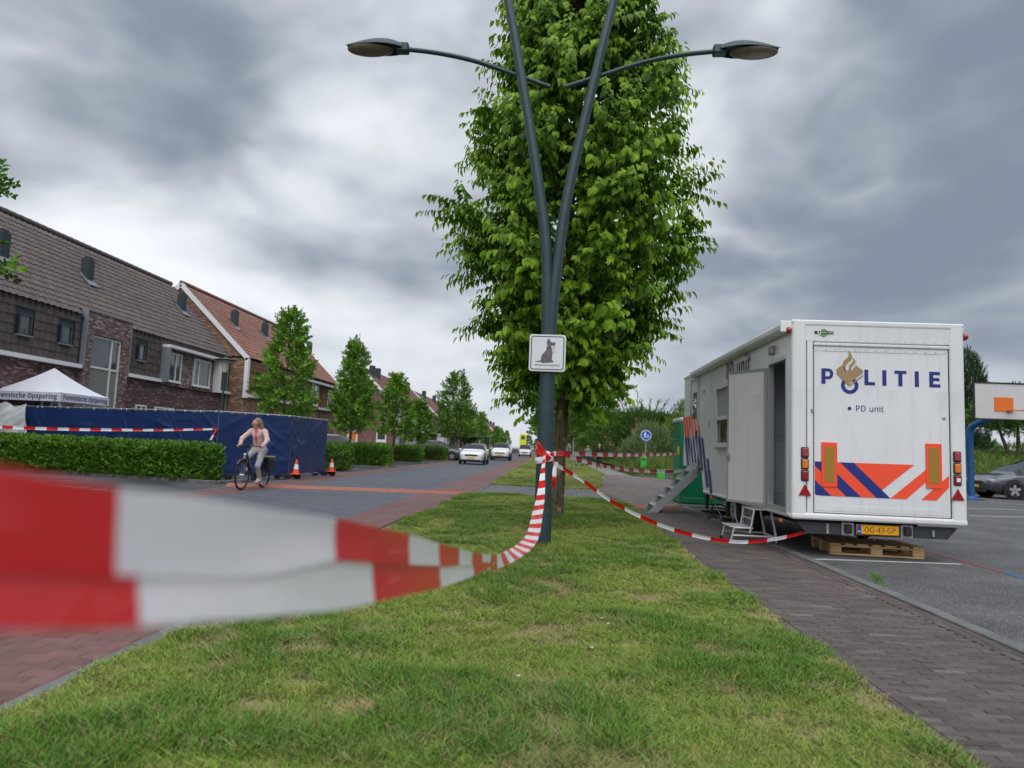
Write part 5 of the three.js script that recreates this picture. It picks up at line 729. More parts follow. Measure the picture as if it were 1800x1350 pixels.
{ const t = thing('brick_apartment_block', 'brown brick apartment block far behind the bushes', 'building', [20, 0, -150]); M('wall', [B2(8, 30, 0, 9.5, -160, -148), B2(5, 8, 0, 6.4, -158, -149)], mBrickB, t); M('roof_edge', [B2(7.8, 30.2, 9.5, 9.9, -160.2, -147.8), B2(4.8, 7.98, 6.4, 6.7, -158.2, -148.8)], mBrickA, t); for (let f = 0; f < 3; f++) for (let i = 0; i < 6; i++) M('window', B2(9 + i * 3.4, 10.8 + i * 3.4, 1 + f * 3, 2.6 + f * 3, -147.99, -147.9), mWin, t); }
// ---------------------------------------------------------------- screens, tent, street things
const mTarp = mat([.008, .036, .155], .42, { map: paintFleck, clearcoat: .15 });
function screen(label, a, b, h = 1.98, y0 = .12, seed = 1) {   // tubular fence panel hung with blue sheeting
  const t = thing('screened_fence_panel', label, 'fence panel', [(a[0] + b[0]) / 2, 0, (a[1] + b[1]) / 2], 0, 'blue sheeted fence panels'), A = y => [a[0], y, a[1]], Bp = y => [b[0], y, b[1]];
  M('upright', rod(A(.05), A(h + .04), .021), mGalv, t); M('upright', rod(Bp(.05), Bp(h + .04), .021), mGalv, t); M('top_rail', rod(A(h), Bp(h), .019), mGalv, t); M('bottom_rail', rod(A(y0), Bp(y0), .019), mGalv, t);
  const nx = 60, ny = 30, pos = [], idx = [], d = V(b[0] - a[0], 0, b[1] - a[1]), L = d.length(), n = V(-d.z, 0, d.x).normalize().multiplyScalar(n_sign(a, b)), r = rng(seed);
  const folds = Array.from({ length: 22 }, () => [r() * L, r() * h, (r() - .5) * 2.4, .25 + r() * .7, .012 + r() * .018, .02 + r() * .03]);
  for (let j = 0; j <= ny; j++) for (let i = 0; i <= nx; i++) { const u = i / nx, v = j / ny, s = u * L, y = lerp(y0 - .02, h - .02, v); let o = (noise2(s * 1.4 + seed * 9, y * 1.2) - .5) * .07 * Math.sin(u * Math.PI); for (const [fx, fy, an, len, amp, w] of folds) { const cx = (s - fx) * Math.cos(an) + (y - fy) * Math.sin(an), cy = -(s - fx) * Math.sin(an) + (y - fy) * Math.cos(an); o += amp * Math.exp(-((cy / w) ** 2)) * Math.exp(-((cx / len) ** 2)); } const lower = -.018 * Math.sin(i * Math.PI / 6) ** 2 * (v > .93 ? 1 : 0); pos.push(a[0] + d.x * u + n.x * (.026 + o), y + lower, a[1] + d.z * u + n.z * (.026 + o)); }
  for (let j = 0; j < ny; j++) for (let i = 0; i < nx; i++) { const q = j * (nx + 1) + i, w = q + nx + 1; idx.push(q, q + 1, w, w, q + 1, w + 1); }
  const g = new THREE.BufferGeometry(); g.setAttribute('position', new THREE.Float32BufferAttribute(pos, 3)); g.setIndex(idx); g.computeVertexNormals(); M('blue_sheeting', g, mTarp, t);
  for (let i = 0; i <= 6; i++) { const u = i / 6 * .94 + .03; M('sheet_tie', rbox(.03, .06, .04, a[0] + d.x * u, h - .01, a[1] + d.z * u, .008), mWhite, t); }
  return t;
}
function n_sign(a, b) { const d = [b[0] - a[0], b[1] - a[1]], m = [(a[0] + b[0]) / 2, (a[1] + b[1]) / 2]; return (-d[1] * -m[0] + d[0] * -m[1]) > 0 ? 1 : -1; }
const F0 = [-16.7, -21.5], F1 = [-13.3, -20.65], F2 = [-9.8, -19.75], F3 = [-8.2, -21.3], F4 = [-8.0, -24.2], FL = [-20.2, -22.3];
screen('blue sheeted fence panel half hidden by the white sheet', FL, F0, 1.98, .12, 2);
screen('blue sheeted fence panel below the party tent', F0, F1, 1.98, .12, 3);
screen('blue sheeted fence panel behind the right end of the long hedge', F1, F2, 1.98, .12, 4);
screen('blue sheeted fence panel right behind the cyclist', F2, F3, 1.98, .12, 5);
screen('blue sheeted end panel between the two traffic cones', F3, F4, 1.98, .12, 6);
for (const [p, r, l] of [[[-9.6, -19.55], .6, 'black fence foot at the hedge end'], [[-8.2, -21.3], .35, 'black fence foot carrying the first traffic cone'], [[-8.0, -24.2], .2, 'black fence foot carrying the second traffic cone']]) {
  const t = thing('fence_foot', l, 'fence foot', [p[0], 0, p[1]], r, 'black rubber fence feet'), L = { local: true }; M('block', [rbox(.8, .1, .24, 0, .1, 0, .02), rbox(.16, .08, .22, -.3, .035, 0, .01), rbox(.16, .08, .22, 0, .035, 0, .01), rbox(.16, .08, .22, .3, .035, 0, .01)], mRubber, t, L); M('socket', cyl(.035, .035, .03, 0, .16, 0, 0, 0, 0, 12), mBlack, t, L); }
for (const [x, z, l] of [[-7.9, -21.2, 'orange traffic cone with white band beside the cyclist'], [-7.7, -24.1, 'orange traffic cone with white band at the end of the screens']]) {
  const t = thing('traffic_cone', l, 'traffic cone', [x, .15, z], 0, 'traffic cones on the fence feet'), L = { local: true }, m = mat([.85, .09, .02], .5), R = y => lerp(.105, .025, y / .44);
  M('base', rbox(.27, .03, .27, 0, .015, 0, .01), m, t, L); M('cone', [cyl(R(0), R(.14), .14, 0, .1, 0, 0, 0, 0, 20), cyl(R(.29), R(.44), .15, 0, .395, 0, 0, 0, 0, 20)], m, t, L); M('white_band', cyl(R(.14), R(.29), .15, 0, .245, 0, 0, 0, 0, 20), mWhite, t, L); }
{ // party tent behind the screens, set corner towards us
  const P = V(-17.6, 0, -23.15), t = thing('party_tent', 'white pop up tent lettered on its valance behind the screens', 'tent', [P.x, 0, P.z], 0), L = { local: true }, s = 1.25, eave = 2.5, peak = 3.42, mT = mat([.78, .79, .85], .6, { transmission: .15, thickness: 0 });
  const n = 14, pos = []; const Q = (k, u, v) => { const c = [[s, s], [-s, s], [-s, -s], [s, -s]], a = c[k], b = c[(k + 1) % 4], x = lerp(a[0], b[0], u), z = lerp(a[1], b[1], u), y = lerp(eave, peak, Math.pow(v, 1.28)) - .06 * Math.sin(u * Math.PI) * (1 - v); return [x * (1 - v), y, z * (1 - v)]; };
  for (let k = 0; k < 4; k++) { const p = []; for (let i = 0; i < n; i++) for (let j = 0; j < n; j++) { const a = Q(k, i / n, j / n), b = Q(k, (i + 1) / n, j / n), c = Q(k, (i + 1) / n, (j + 1) / n), d = Q(k, i / n, (j + 1) / n); p.push(...a, ...b, ...c, ...a, ...c, ...d); } const g = new THREE.BufferGeometry(); g.setAttribute('position', new THREE.Float32BufferAttribute(p, 3)); g.computeVertexNormals(); M('roof_panel', smoothed(norm(g), .5), mT, t, L); }
  const mVal = mat([.62, .62, .76], .6);
  for (let k = 0; k < 4; k++) { const v = M('valance', place(box(2 * s + .02, .3, .012, 0, eave - .16, s + .012), 0, 0, 0, 0, k * Math.PI / 2, 0), mVal, t, L); const g = letters('Forensische Opsporing', .165); const w = g.boundingBox.max.x; g.scale(2.3 / w, 1, 1); g.translate(-1.15, eave - .23, s + .022); g.rotateY(k * Math.PI / 2); M('valance_lettering', g, mat([.015, .02, .05], .6), v, L); }
  for (const [x, z] of [[s, s], [-s, s], [-s, -s], [s, -s]]) M('tent_leg', box(.04, eave, .04, x * .98, eave / 2, z * .98), mAlu, t, L);
}
{ // white sheet thrown over the screens at the left
  const t = thing('white_sheet', 'crumpled white sheet hanging over the blue screens', 'sheet', [-14.6, 0, -18.3]), nx = 40, ny = 40, pos = [], idx = []; for (let j = 0; j <= ny; j++) for (let i = 0; i <= nx; i++) { const u = i / nx, v = j / ny, x = lerp(-19.6, -17.0 + .55 * Math.pow(v, 2) - .3 * v, u), z = lerp(-22.1, -21.45, u) + .12 + .18 * (fbm2(u * 7 + v * 5, v * 3 + 2, 3) - .4) + .1 * Math.sin(u * 9 + v * 4), y = lerp(2.02 + .08 * Math.sin(u * 13), .05, v); pos.push(x, y, z); } for (let j = 0; j < ny; j++) for (let i = 0; i < nx; i++) { const a = j * (nx + 1) + i, b = a + nx + 1; idx.push(a, b, a + 1, a + 1, b, b + 1); } const g = new THREE.BufferGeometry(); g.setAttribute('position', new THREE.Float32BufferAttribute(pos, 3)); g.setIndex(idx); g.computeVertexNormals(); M('cloth', g, mat([.78, .79, .82], .8), t); }
{ const t = thing('barrier_tape', 'red and white barrier tape strung along the front of the screens', 'barrier tape', [-12.5, 0, -19]); M('strand', strand([[-16.2, 1.27, -17.9], [-14.66, 1.26, -17.6], [-13.4, 1.27, -18.1], [-12.16, 1.31, -18.6], [-11, 1.37, -19.2], [-9.82, 1.46, -19.7]], .26, [0, .05, 0], [0, .03, 0]), mTape, t, { uv: true }); M('tail', strand([[-9.8, 1.45, -19.68], [-9.86, 1.32, -19.64], [-9.93, 1.13, -19.62]], .3, [.03, .01, 0], [.04, .01, 0], .1), mTape, t, { uv: true }); }
function coneLamp(pos, label, s = 1) { const t = thing('lantern_post', label, 'street lamp', pos, 0, 'conical lantern posts by the houses'), L = { local: true }; M('post', [cyl(.06, .04, 3.9, 0, 1.95, 0), cyl(.09, .07, .9, 0, .45, 0)], mPostDark, t, L); M('lamp_glass', cyl(.09, .2, .5, 0, 4.12, 0, 0, 0, 0, 16), mat([.62, .57, .43], .4), t, L); M('lamp_hood', [cyl(.46, .12, .08, 0, 4.42, 0, 0, 0, 0, 24), cyl(.1, .05, .06, 0, 4.48, 0)], mPostDark, t, L); return t; }
const lan = coneLamp([-13.4, 0, -27.2], 'conical lantern post in front of the dark terrace end');
copyOf(lan, [-13.8, 0, -44], 0, 'conical lantern post in front of the orange roofed house', 'conical lantern posts by the houses'); copyOf(lan, [-9.2, 0, -97], 0, 'conical lantern post among the far street trees', 'conical lantern posts by the houses');
copyOf(post0, [-.2, 0, -44], 0, 'forked lamp post further down the verge among the trees', 'forked lamp posts on the verge');
copyOf(post0, [-.4, 0, -112], 0, 'forked lamp post at the far end of the verge', 'forked lamp posts on the verge');
{ // round blue pedestrian sign with a green bin on its post, and the bench
  const t = thing('pedestrian_sign', 'round blue pedestrian path sign on a grey post', 'sign', [5.75, .0, -41.2]), m = print(256, 256, (x, w) => { x.fillStyle = '#1f55b4'; x.fillRect(0, 0, w, w); x.strokeStyle = '#eef2f8'; x.lineWidth = 12; x.beginPath(); x.arc(128, 128, 116, 0, 6.3); x.stroke(); x.fillStyle = '#eef2f8'; const man = (cx, cy, s) => { x.save(); x.translate(cx, cy); x.scale(s, s); x.beginPath(); x.arc(0, -62, 14, 0, 6.3); x.fill(); x.lineCap = 'round'; x.strokeStyle = '#eef2f8'; x.lineWidth = 22; x.beginPath(); x.moveTo(0, -36); x.lineTo(0, 8); x.stroke(); x.lineWidth = 13; x.beginPath(); x.moveTo(0, 5); x.lineTo(-20, 58); x.moveTo(0, 5); x.lineTo(18, 58); x.moveTo(-4, -36); x.lineTo(-26, 0); x.moveTo(4, -36); x.lineTo(24, -2); x.stroke(); x.restore(); }; man(108, 122, 1.05); man(174, 156, .62); });
  M('sign_post', rod([5.75, -.1, -41.25], [5.75, 2.62, -41.25], .038), mGalv, t); M('sign_back', cyl(.335, .335, .02, 5.75, 2.32, -41.2, Math.PI / 2, 0, 0, 36), mGalv, t); const g = new THREE.CircleGeometry(.325, 40); g.translate(5.75, 2.32, -41.185); M('sign_face', g, mat([1, 1, 1], .4, { map: m }), t, { uv: true });
  const b = thing('litter_bin', 'bright green litter bin fixed below the blue sign', 'litter bin', [5.6, .35, -41.0]), mg = mat([.04, .42, .03], .5); M('bin_body', rbox(.34, .72, .26, 5.6, .66, -41.0, .03), mg, b); M('bin_slot', B2(5.47, 5.73, .86, .93, -40.868, -40.855), mBlack, b);
  const c = thing('park_bench', 'concrete bench with bright green end beside the brick square', 'bench', [6.5, 0, -35.6]); M('end_block', rbox(.4, .45, .5, 5.75, .22, -35.6, .02), mg, c); M('seat', [rbox(2.2, .1, .48, 7.0, .42, -35.6, .02)], mConcrete, c); M('leg', (() => { const g = extr([[5.98, 0], [6.1, 0], [6.35, .38], [5.98, .38]], .4); g.translate(0, 0, -35.8); return g; })(), mConcrete, c); M('leg', rbox(.3, .38, .4, 7.9, .19, -35.6, .02), mConcrete, c);
}
{ const t = thing('verge_sign', 'narrow traffic sign on a pole behind the tree trunk', 'sign', [1.05, 0, -30]); M('sign_post', rod([1.05, -.1, -30], [1.05, 3.2, -30], .035), mGalv, t); M('sign_plate', rbox(.05, .75, .4, 1.09, 2.75, -30, .01), mat([.5, .16, .15], .5), t); }
{ const t = thing('bus_stop_flag', 'yellow bus stop flag beside the far road', 'sign', [-4.3, 0, -112]); M('post', rod([-4.3, 0, -112], [-4.3, 2.0, -112], .05), mGalv, t); M('flag', rbox(1.1, 2.2, .12, -4.3, 2.5, -112, .03), mat([.78, .72, .02], .5), t); M('flag_symbol', rbox(.6, .6, .02, -4.3, 3.0, -111.93, .01), mat([.03, .06, .12], .5), t); }
{ const t = thing('utility_cabinet', 'light grey utility cabinet by the bay hedge', 'cabinet', [-11.3, 0, -57]); M('cabinet_body', rbox(.8, 1.3, .4, -11.3, .65, -57, .03), mat([.42, .45, .47], .5), t); M('cabinet_lid', rbox(.86, .06, .46, -11.3, 1.33, -57, .02), mat([.38, .4, .42], .5), t); }
{ // basketball stand on the court
  const t = thing('basketball_hoop', 'basketball board with orange target on a bent blue pole', 'basketball hoop', [16.0, 0, -27]), mb = mat([.01, .11, .32], .45, { map: paintFleck });
  M('pole', tube([[16.05, 0, -27.1], [16.05, 1.2, -27.1], [16.05, 2.55, -27.1], [16.08, 2.72, -27.05], [16.4, 3.1, -26.3], [16.7, 3.45, -25.6], [16.9, 3.6, -25.1]], .12, 50, 14), mb, t); M('pole_foot', [cyl(.26, .16, .14, 16.05, .07, -27.1, 0, 0, 0, 18), rbox(.62, .03, .62, 16.05, .015, -27.1, .01)], mb, t);
  const bd = M('board', B2(15.0, 16.92, 2.96, 4.2, -25.04, -24.99), mat([.72, .72, .72], .6, { map: weather }), t); M('board_edge', [B2(14.96, 16.96, 4.2, 4.25, -25.06, -24.97), B2(14.96, 16.96, 2.91, 2.96, -25.06, -24.97), B2(14.96, 15.0, 2.96, 4.2, -25.06, -24.97), B2(16.92, 16.96, 2.96, 4.2, -25.06, -24.97)], mBlack, bd); M('target_plate', B2(15.66, 16.3, 3.22, 3.72, -24.99, -24.97), mat([.75, .16, .012], .5), bd);
  M('rim', (() => { const g = new THREE.TorusGeometry(.23, .012, 8, 30); g.rotateX(Math.PI / 2); g.translate(16.2, 3.25, -24.68); return g; })(), mat([.75, .16, .012], .5), t); M('rim_bracket', rbox(.2, .05, .1, 16.15, 3.24, -24.94, .01), mat([.6, .13, .012], .5), t); }

// ---------------------------------------------------------------- vehicles
const mTyre = mat([.014, .014, .015], .85), mCarGlass = mat([.02, .024, .028], .08, { specularIntensity: .6 }), mLampOn = mat([.9, .88, .8], .2), mPlateY = mat([.8, .47, .015], .4), mRimS = mat([.45, .46, .47], .35, { metalness: .6 });
// body lofted along its length: stations [x, sill y, belt y, roof y, half width, roof half width]; nose towards +x
function car(name, label, category, pos, turn, st, paint, o = {}) {
  const t = thing(name, label, category, pos, turn, o.group || 'cars along the street'), L = { local: true }, W = o.w || .9, body = [], glass = [], n = st.length, sub = 5;
  const at = k => { const i = Math.min(n - 2, Math.floor(k)), f = k - i; const c = (a, b, cc, d) => { const t2 = f * f, t3 = t2 * f; return .5 * ((2 * b) + (cc - a) * f + (2 * a - 5 * b + 4 * cc - d) * t2 + (3 * b - a - 3 * cc + d) * t3); }; const g = j => st[clamp(j, 0, n - 1)]; return st[0].map((_, q) => q < 1 ? lerp(st[i][q], st[i + 1][q], f) : lerp(st[i][q], st[i + 1][q], f)); };
  const sec = s => { const [x, y0, yb, yr, w, wr] = s, m = (y0 + yb) / 2; return [[x, y0, w * .88], [x, y0 + .12, w * .97], [x, m + .05, w], [x, yb - .05, w * .975], [x, yb, w * .94], [x, lerp(yb, yr, .93), lerp(w * .93, wr, .94)], [x, yr, wr * .8], [x, yr + .018, 0]]; };
  const secs = []; for (let k = 0; k <= (n - 1) * sub; k++) secs.push([sec(at(k / sub)), at(k / sub)]);
  const quad = (arr, a, b, c, d) => arr.push(...a, ...b, ...c, ...a, ...c, ...d), mir = p => [p[0], p[1], -p[2]];
  for (let k = 0; k + 1 < secs.length; k++) for (let j = 0; j < 7; j++) { const [A, sa] = secs[k], [Bq, sb] = secs[k + 1], cab = sa[3] - sa[2] > .16 || sb[3] - sb[2] > .16, roof = o.roof && sa[0] > o.roof[0] && sb[0] > o.roof[0] && sa[0] < o.roof[1] && sb[0] < o.roof[1] + .001, side = j === 4, top2 = j > 4; const isGlass = cab && ((side) || (top2 && !roof && (Math.abs(sa[3] - sb[3]) > .012))); const arr = isGlass ? glass : body; quad(arr, A[j], Bq[j], Bq[j + 1], A[j + 1]); quad(arr, mir(A[j + 1]), mir(Bq[j + 1]), mir(Bq[j]), mir(A[j])); }
  for (const e of [secs[0][0], secs[secs.length - 1][0]]) for (let j = 0; j < 7; j++) quad(body, e[j], e[j + 1], mir(e[j + 1]), mir(e[j]));
  const bg = p => { const g = new THREE.BufferGeometry(); g.setAttribute('position', new THREE.Float32BufferAttribute(p, 3)); g.computeVertexNormals(); return smoothed(norm(g), .7); };
  const b = M('body', bg(body), paint, t, L); if (glass.length) M('windows', bg(glass), mCarGlass, t, L);
  const R = o.R || .33, [xa, xb] = o.axles;
  M('underbody', [box(xb - xa, .2, W * 1.5, (xa + xb) / 2, .27, 0)], mBlack, t, L);
  for (const x of [xa, xb]) for (const s of [-1, 1]) { M('wheel_arch', cyl(R + .07, R + .07, .05, x, R + .01, s * (W - .035), Math.PI / 2, 0, 0, 24), mBlack, t, L); const w = M('wheel', [(() => { const g = new THREE.TorusGeometry(R - .075, .085, 10, 28); g.translate(x, R, s * (W - .06)); return g; })()], mTyre, t, L); const sp = [cyl(R * .68, R * .68, .02, x, R, s * (W - .03), Math.PI / 2, 0, 0, 24)]; M('rim', sp, o.darkRim ? mBlack : mRimS, w, L); for (let i = 0; i < 5; i++) M('spoke', rbox(.1, R * .6, .02, x + Math.sin(i * 1.2566) * R * .36, R + Math.cos(i * 1.2566) * R * .36, s * (W - .012), .008, 0, 0, -i * 1.2566), mRimS, w, L); }
  const nx = st[n - 1][0], hy = o.lampY || .68; for (const s of [-1, 1]) { M('headlight', rbox(.22, .13, .3, nx - .2, hy, s * (W - .24), .05), o.lit ? mLampOn : mat([.4, .42, .44], .15), t, L); M('mirror', rbox(.14, .13, .2, o.mirror || .45, (o.belt || .95) + .06, s * (W + .08), .04), o.mirrorMat || paint, t, L); M('tail_light', rbox(.1, .2, .25, st[0][0] + .06, .85, s * (W - .2), .03), mRed, t, L); }
  M('number_plate', rbox(.02, .11, .5, nx + .012, o.plateY || .48, 0, .005), mPlateY, t, L); M('grille', rbox(.06, .12, W * 1.0, nx - .012, o.grilleY || .64, 0, .03), mBlack, t, L); M('lower_grille', rbox(.08, .14, W * 1.35, nx - .03, .3, 0, .03), mBlack, t, L);
  for (const s of [-1, 1]) M('door_seam', [box(.012, .5, .01, o.seam || .3, .65, s * (W + .003)), box(.012, .5, .01, (o.seam || .3) - 1.0, .65, s * (W + .003))], mBlack, t, L);
  return t;
}
const hatch = [[-2.0, .4, .85, .9, .72, .6], [-1.9, .3, .95, 1.15, .84, .62], [-1.55, .24, .97, 1.42, .87, .6], [-.8, .22, .96, 1.47, .88, .62], [.0, .22, .95, 1.46, .88, .62], [.45, .22, .94, 1.36, .88, .6], [1.1, .22, .93, .98, .87, .68], [1.65, .25, .86, .9, .84, .7], [1.92, .3, .76, .8, .74, .62], [2.0, .36, .66, .7, .66, .56]];
const mWhiteCar = mat([.75, .76, .77], .25, { clearcoat: 1, clearcoatRoughness: .05 }), mDarkCar = mat([.045, .055, .07], .25, { clearcoat: 1, clearcoatRoughness: .05 }), mGreyCar = mat([.2, .22, .26], .28, { clearcoat: 1, clearcoatRoughness: .06 }), mSlate = mat([.06, .068, .085], .25, { metalness: .3, clearcoat: 1, clearcoatRoughness: .05 });
const face = -Math.PI / 2;   // nose towards the camera
car('white_hatchback', 'white hatchback driving towards us with its headlights on', 'car', [-5.28, 0, -48.6], face, hatch, mWhiteCar, { axles: [-1.25, 1.25], w: .88, roof: [-1.6, .05], lit: 1 });
const suv = [[-2.3, .5, 1.0, 1.05, .8, .65], [-2.2, .36, 1.05, 1.4, .9, .66], [-1.8, .3, 1.08, 1.66, .92, .66], [-.8, .28, 1.07, 1.72, .93, .68], [.2, .28, 1.06, 1.7, .93, .68], [.6, .28, 1.05, 1.58, .93, .66], [1.2, .28, 1.04, 1.1, .92, .74], [1.85, .32, .98, 1.02, .9, .76], [2.15, .38, .86, .9, .82, .68], [2.28, .44, .74, .78, .72, .6]];
car('white_off_roader', 'white off-roader driving behind the white hatchback', 'car', [-4.7, 0, -68], face, suv, mWhiteCar, { axles: [-1.35, 1.35], w: .93, R: .37, roof: [-1.85, .25], lampY: .84, plateY: .55, grilleY: .72, belt: 1.05 });
const vanS = [[-2.1, .35, 1.0, 1.75, .84, .74], [-1.9, .26, 1.05, 1.82, .87, .76], [0, .25, 1.05, 1.84, .88, .76], [.5, .25, 1.04, 1.78, .88, .74], [1.1, .25, 1.02, 1.14, .87, .74], [1.75, .28, .92, .98, .84, .72], [2.05, .34, .76, .82, .76, .66]];
car('white_van', 'small white van coming from the far end of the road', 'van', [-3.6, 0, -104], face, vanS, mWhiteCar, { axles: [-1.3, 1.3], w: .88, roof: [-2.1, .1], lit: 1 });
const sleek = [[-2.35, .45, .95, 1.0, .76, .6], [-2.2, .32, 1.0, 1.12, .88, .64], [-1.6, .26, 1.0, 1.42, .93, .64], [-.6, .24, .99, 1.6, .95, .64], [.2, .24, .98, 1.58, .95, .64], [.7, .24, .97, 1.4, .95, .62], [1.45, .24, .95, 1.02, .94, .74], [2.0, .27, .84, .9, .9, .74], [2.3, .33, .7, .75, .8, .66], [2.4, .4, .62, .66, .68, .56]];
car('slate_hatchback', 'dark slate car parked on the court under the basketball board', 'car', [20.1, -.01, -29.6], Math.PI, sleek, mSlate, { axles: [-1.5, 1.42], w: .95, R: .36, roof: [-1.0, .25], lampY: .72, mirror: .7, group: 'parked cars' });
car('grey_car', 'grey car parked behind the bay hedge beside the screens', 'car', [-11.9, 0, -37.8], .08, sleek, mGreyCar, { axles: [-1.5, 1.42], w: .95, R: .36, roof: [-1.0, .25], mirrorMat: mBlack, group: 'parked cars' });
car('dark_hatchback', 'dark blue car parked with its nose to the road by the tall street tree', 'car', [-9.4, 0, -57.2], .0, sleek, mDarkCar, { axles: [-1.5, 1.42], w: .95, R: .36, roof: [-1.0, .25], group: 'parked cars' });
car('silver_car', 'silver car parked behind the dark blue one', 'car', [-9.6, 0, -66], .0, hatch, mat([.4, .42, .44], .28, { clearcoat: 1 }), { axles: [-1.25, 1.25], w: .88, roof: [-1.6, .05], group: 'parked cars' });
car('black_car', 'black car parked beyond the grey car', 'car', [-13.6, 0, -43.2], .1, hatch, mat([.012, .013, .015], .25, { clearcoat: 1 }), { axles: [-1.25, 1.25], w: .88, roof: [-1.6, .05], group: 'parked cars' });
car('far_parked_car', 'pale car parked far along the road past the bus stop flag', 'car', [-8.6, 0, -135], face, hatch, mat([.3, .33, .38], .3, { clearcoat: 1 }), { axles: [-1.25, 1.25], w: .88, roof: [-1.6, .05], group: 'parked cars' });
{ const t = thing('pickup_canopy', 'black roof rack frame standing behind the white hatchback', 'frame', [-8.2, 0, -72]); for (const x of [-10, -6.6]) for (const z of [-70.5, -74]) M('post', box(.12, 2.2, .12, x, 1.1, z), mBlack, t); M('roof_plate', [rbox(3.9, .14, 4.2, -8.3, 2.25, -72.2, .03), rbox(1, .25, 1, -9, 2.45, -71.5, .03)], mFrameG, t); M('side_panel', [box(.06, 1.5, 1.5, -7.2, 1.2, -71.2)], mWhite, t); }
// ---------------------------------------------------------------- people and the bicycle
function netMesh(field, lo, hi, cell) {   // surface nets over a signed distance field that also returns a colour
  const nx = Math.ceil((hi[0] - lo[0]) / cell) + 1, ny = Math.ceil((hi[1] - lo[1]) / cell) + 1, nz = Math.ceil((hi[2] - lo[2]) / cell) + 1, f = new Float32Array(nx * ny * nz), id = (i, j, k) => (k * ny + j) * nx + i;
  for (let k = 0; k < nz; k++) for (let j = 0; j < ny; j++) for (let i = 0; i < nx; i++) f[id(i, j, k)] = field(lo[0] + i * cell, lo[1] + j * cell, lo[2] + k * cell).d;
  const vi = new Int32Array(nx * ny * nz).fill(-1), P = [], E = [[0, 1], [0, 2], [0, 4], [1, 3], [1, 5], [2, 3], [2, 6], [3, 7], [4, 5], [4, 6], [5, 7], [6, 7]];
  for (let k = 0; k + 1 < nz; k++) for (let j = 0; j + 1 < ny; j++) for (let i = 0; i + 1 < nx; i++) {
    const v = []; for (let c = 0; c < 8; c++) v.push(f[id(i + (c & 1), j + ((c >> 1) & 1), k + (c >> 2))]); let n = 0, x = 0, y = 0, z = 0;
    for (const [a, b] of E) if ((v[a] < 0) !== (v[b] < 0)) { const t = v[a] / (v[a] - v[b]); x += lerp(a & 1, b & 1, t); y += lerp((a >> 1) & 1, (b >> 1) & 1, t); z += lerp(a >> 2, b >> 2, t); n++; }
    if (n) { vi[id(i, j, k)] = P.length; P.push([lo[0] + (i + x / n) * cell, lo[1] + (j + y / n) * cell, lo[2] + (k + z / n) * cell]); }
  }
  const pos = [], q = (a, b, c, d, flip) => { const s = flip ? [a, c, b, a, d, c] : [a, b, c, a, c, d]; for (const w of s) pos.push(w); };
  for (let k = 1; k + 1 < nz; k++) for (let j = 1; j + 1 < ny; j++) for (let i = 1; i + 1 < nx; i++) { const a = f[id(i, j, k)] < 0; if (a !== f[id(i + 1, j, k)] < 0) q(vi[id(i, j - 1, k - 1)], vi[id(i, j, k - 1)], vi[id(i, j, k)], vi[id(i, j - 1, k)], !a); if (a !== f[id(i, j + 1, k)] < 0) q(vi[id(i - 1, j, k - 1)], vi[id(i - 1, j, k)], vi[id(i, j, k)], vi[id(i, j, k - 1)], !a); if (a !== f[id(i, j, k + 1)] < 0) q(vi[id(i - 1, j - 1, k)], vi[id(i, j - 1, k)], vi[id(i, j, k)], vi[id(i - 1, j, k)], !a); }
  const g = new THREE.BufferGeometry(), cols = P.map(p => field(p[0], p[1], p[2]).c); g.setAttribute('position', new THREE.Float32BufferAttribute(P.flat(), 3)); g.setAttribute('color', new THREE.Float32BufferAttribute(cols.flat(), 3)); g.setIndex(pos); g.computeVertexNormals(); return g;
}
function blobField(caps, k0 = .03) {   // tapered capsules [a, b, ra, rb, colour, k], joined with a smooth minimum; negative ra carves
  const pre = caps.map(([a, b, ra, rb, c, k]) => ({ a, d: [b[0] - a[0], b[1] - a[1], b[2] - a[2]], l: Math.max(1e-9, (b[0] - a[0]) ** 2 + (b[1] - a[1]) ** 2 + (b[2] - a[2]) ** 2), ra, rb, c, k: k ?? k0 }));
  return (x, y, z) => { let d = 9, best = 9, c = pre[0].c; for (const p of pre) { const px = x - p.a[0], py = y - p.a[1], pz = z - p.a[2], t = clamp((px * p.d[0] + py * p.d[1] + pz * p.d[2]) / p.l), q = Math.hypot(px - p.d[0] * t, py - p.d[1] * t, pz - p.d[2] * t) - lerp(p.ra, p.rb, t); if (q < best) { best = q; c = p.c; } const h = clamp(.5 + .5 * (d - q) / p.k); d = lerp(d, q, h) - p.k * h * (1 - h); } return { d, c }; };
}
const skin = [.5, .27, .19];
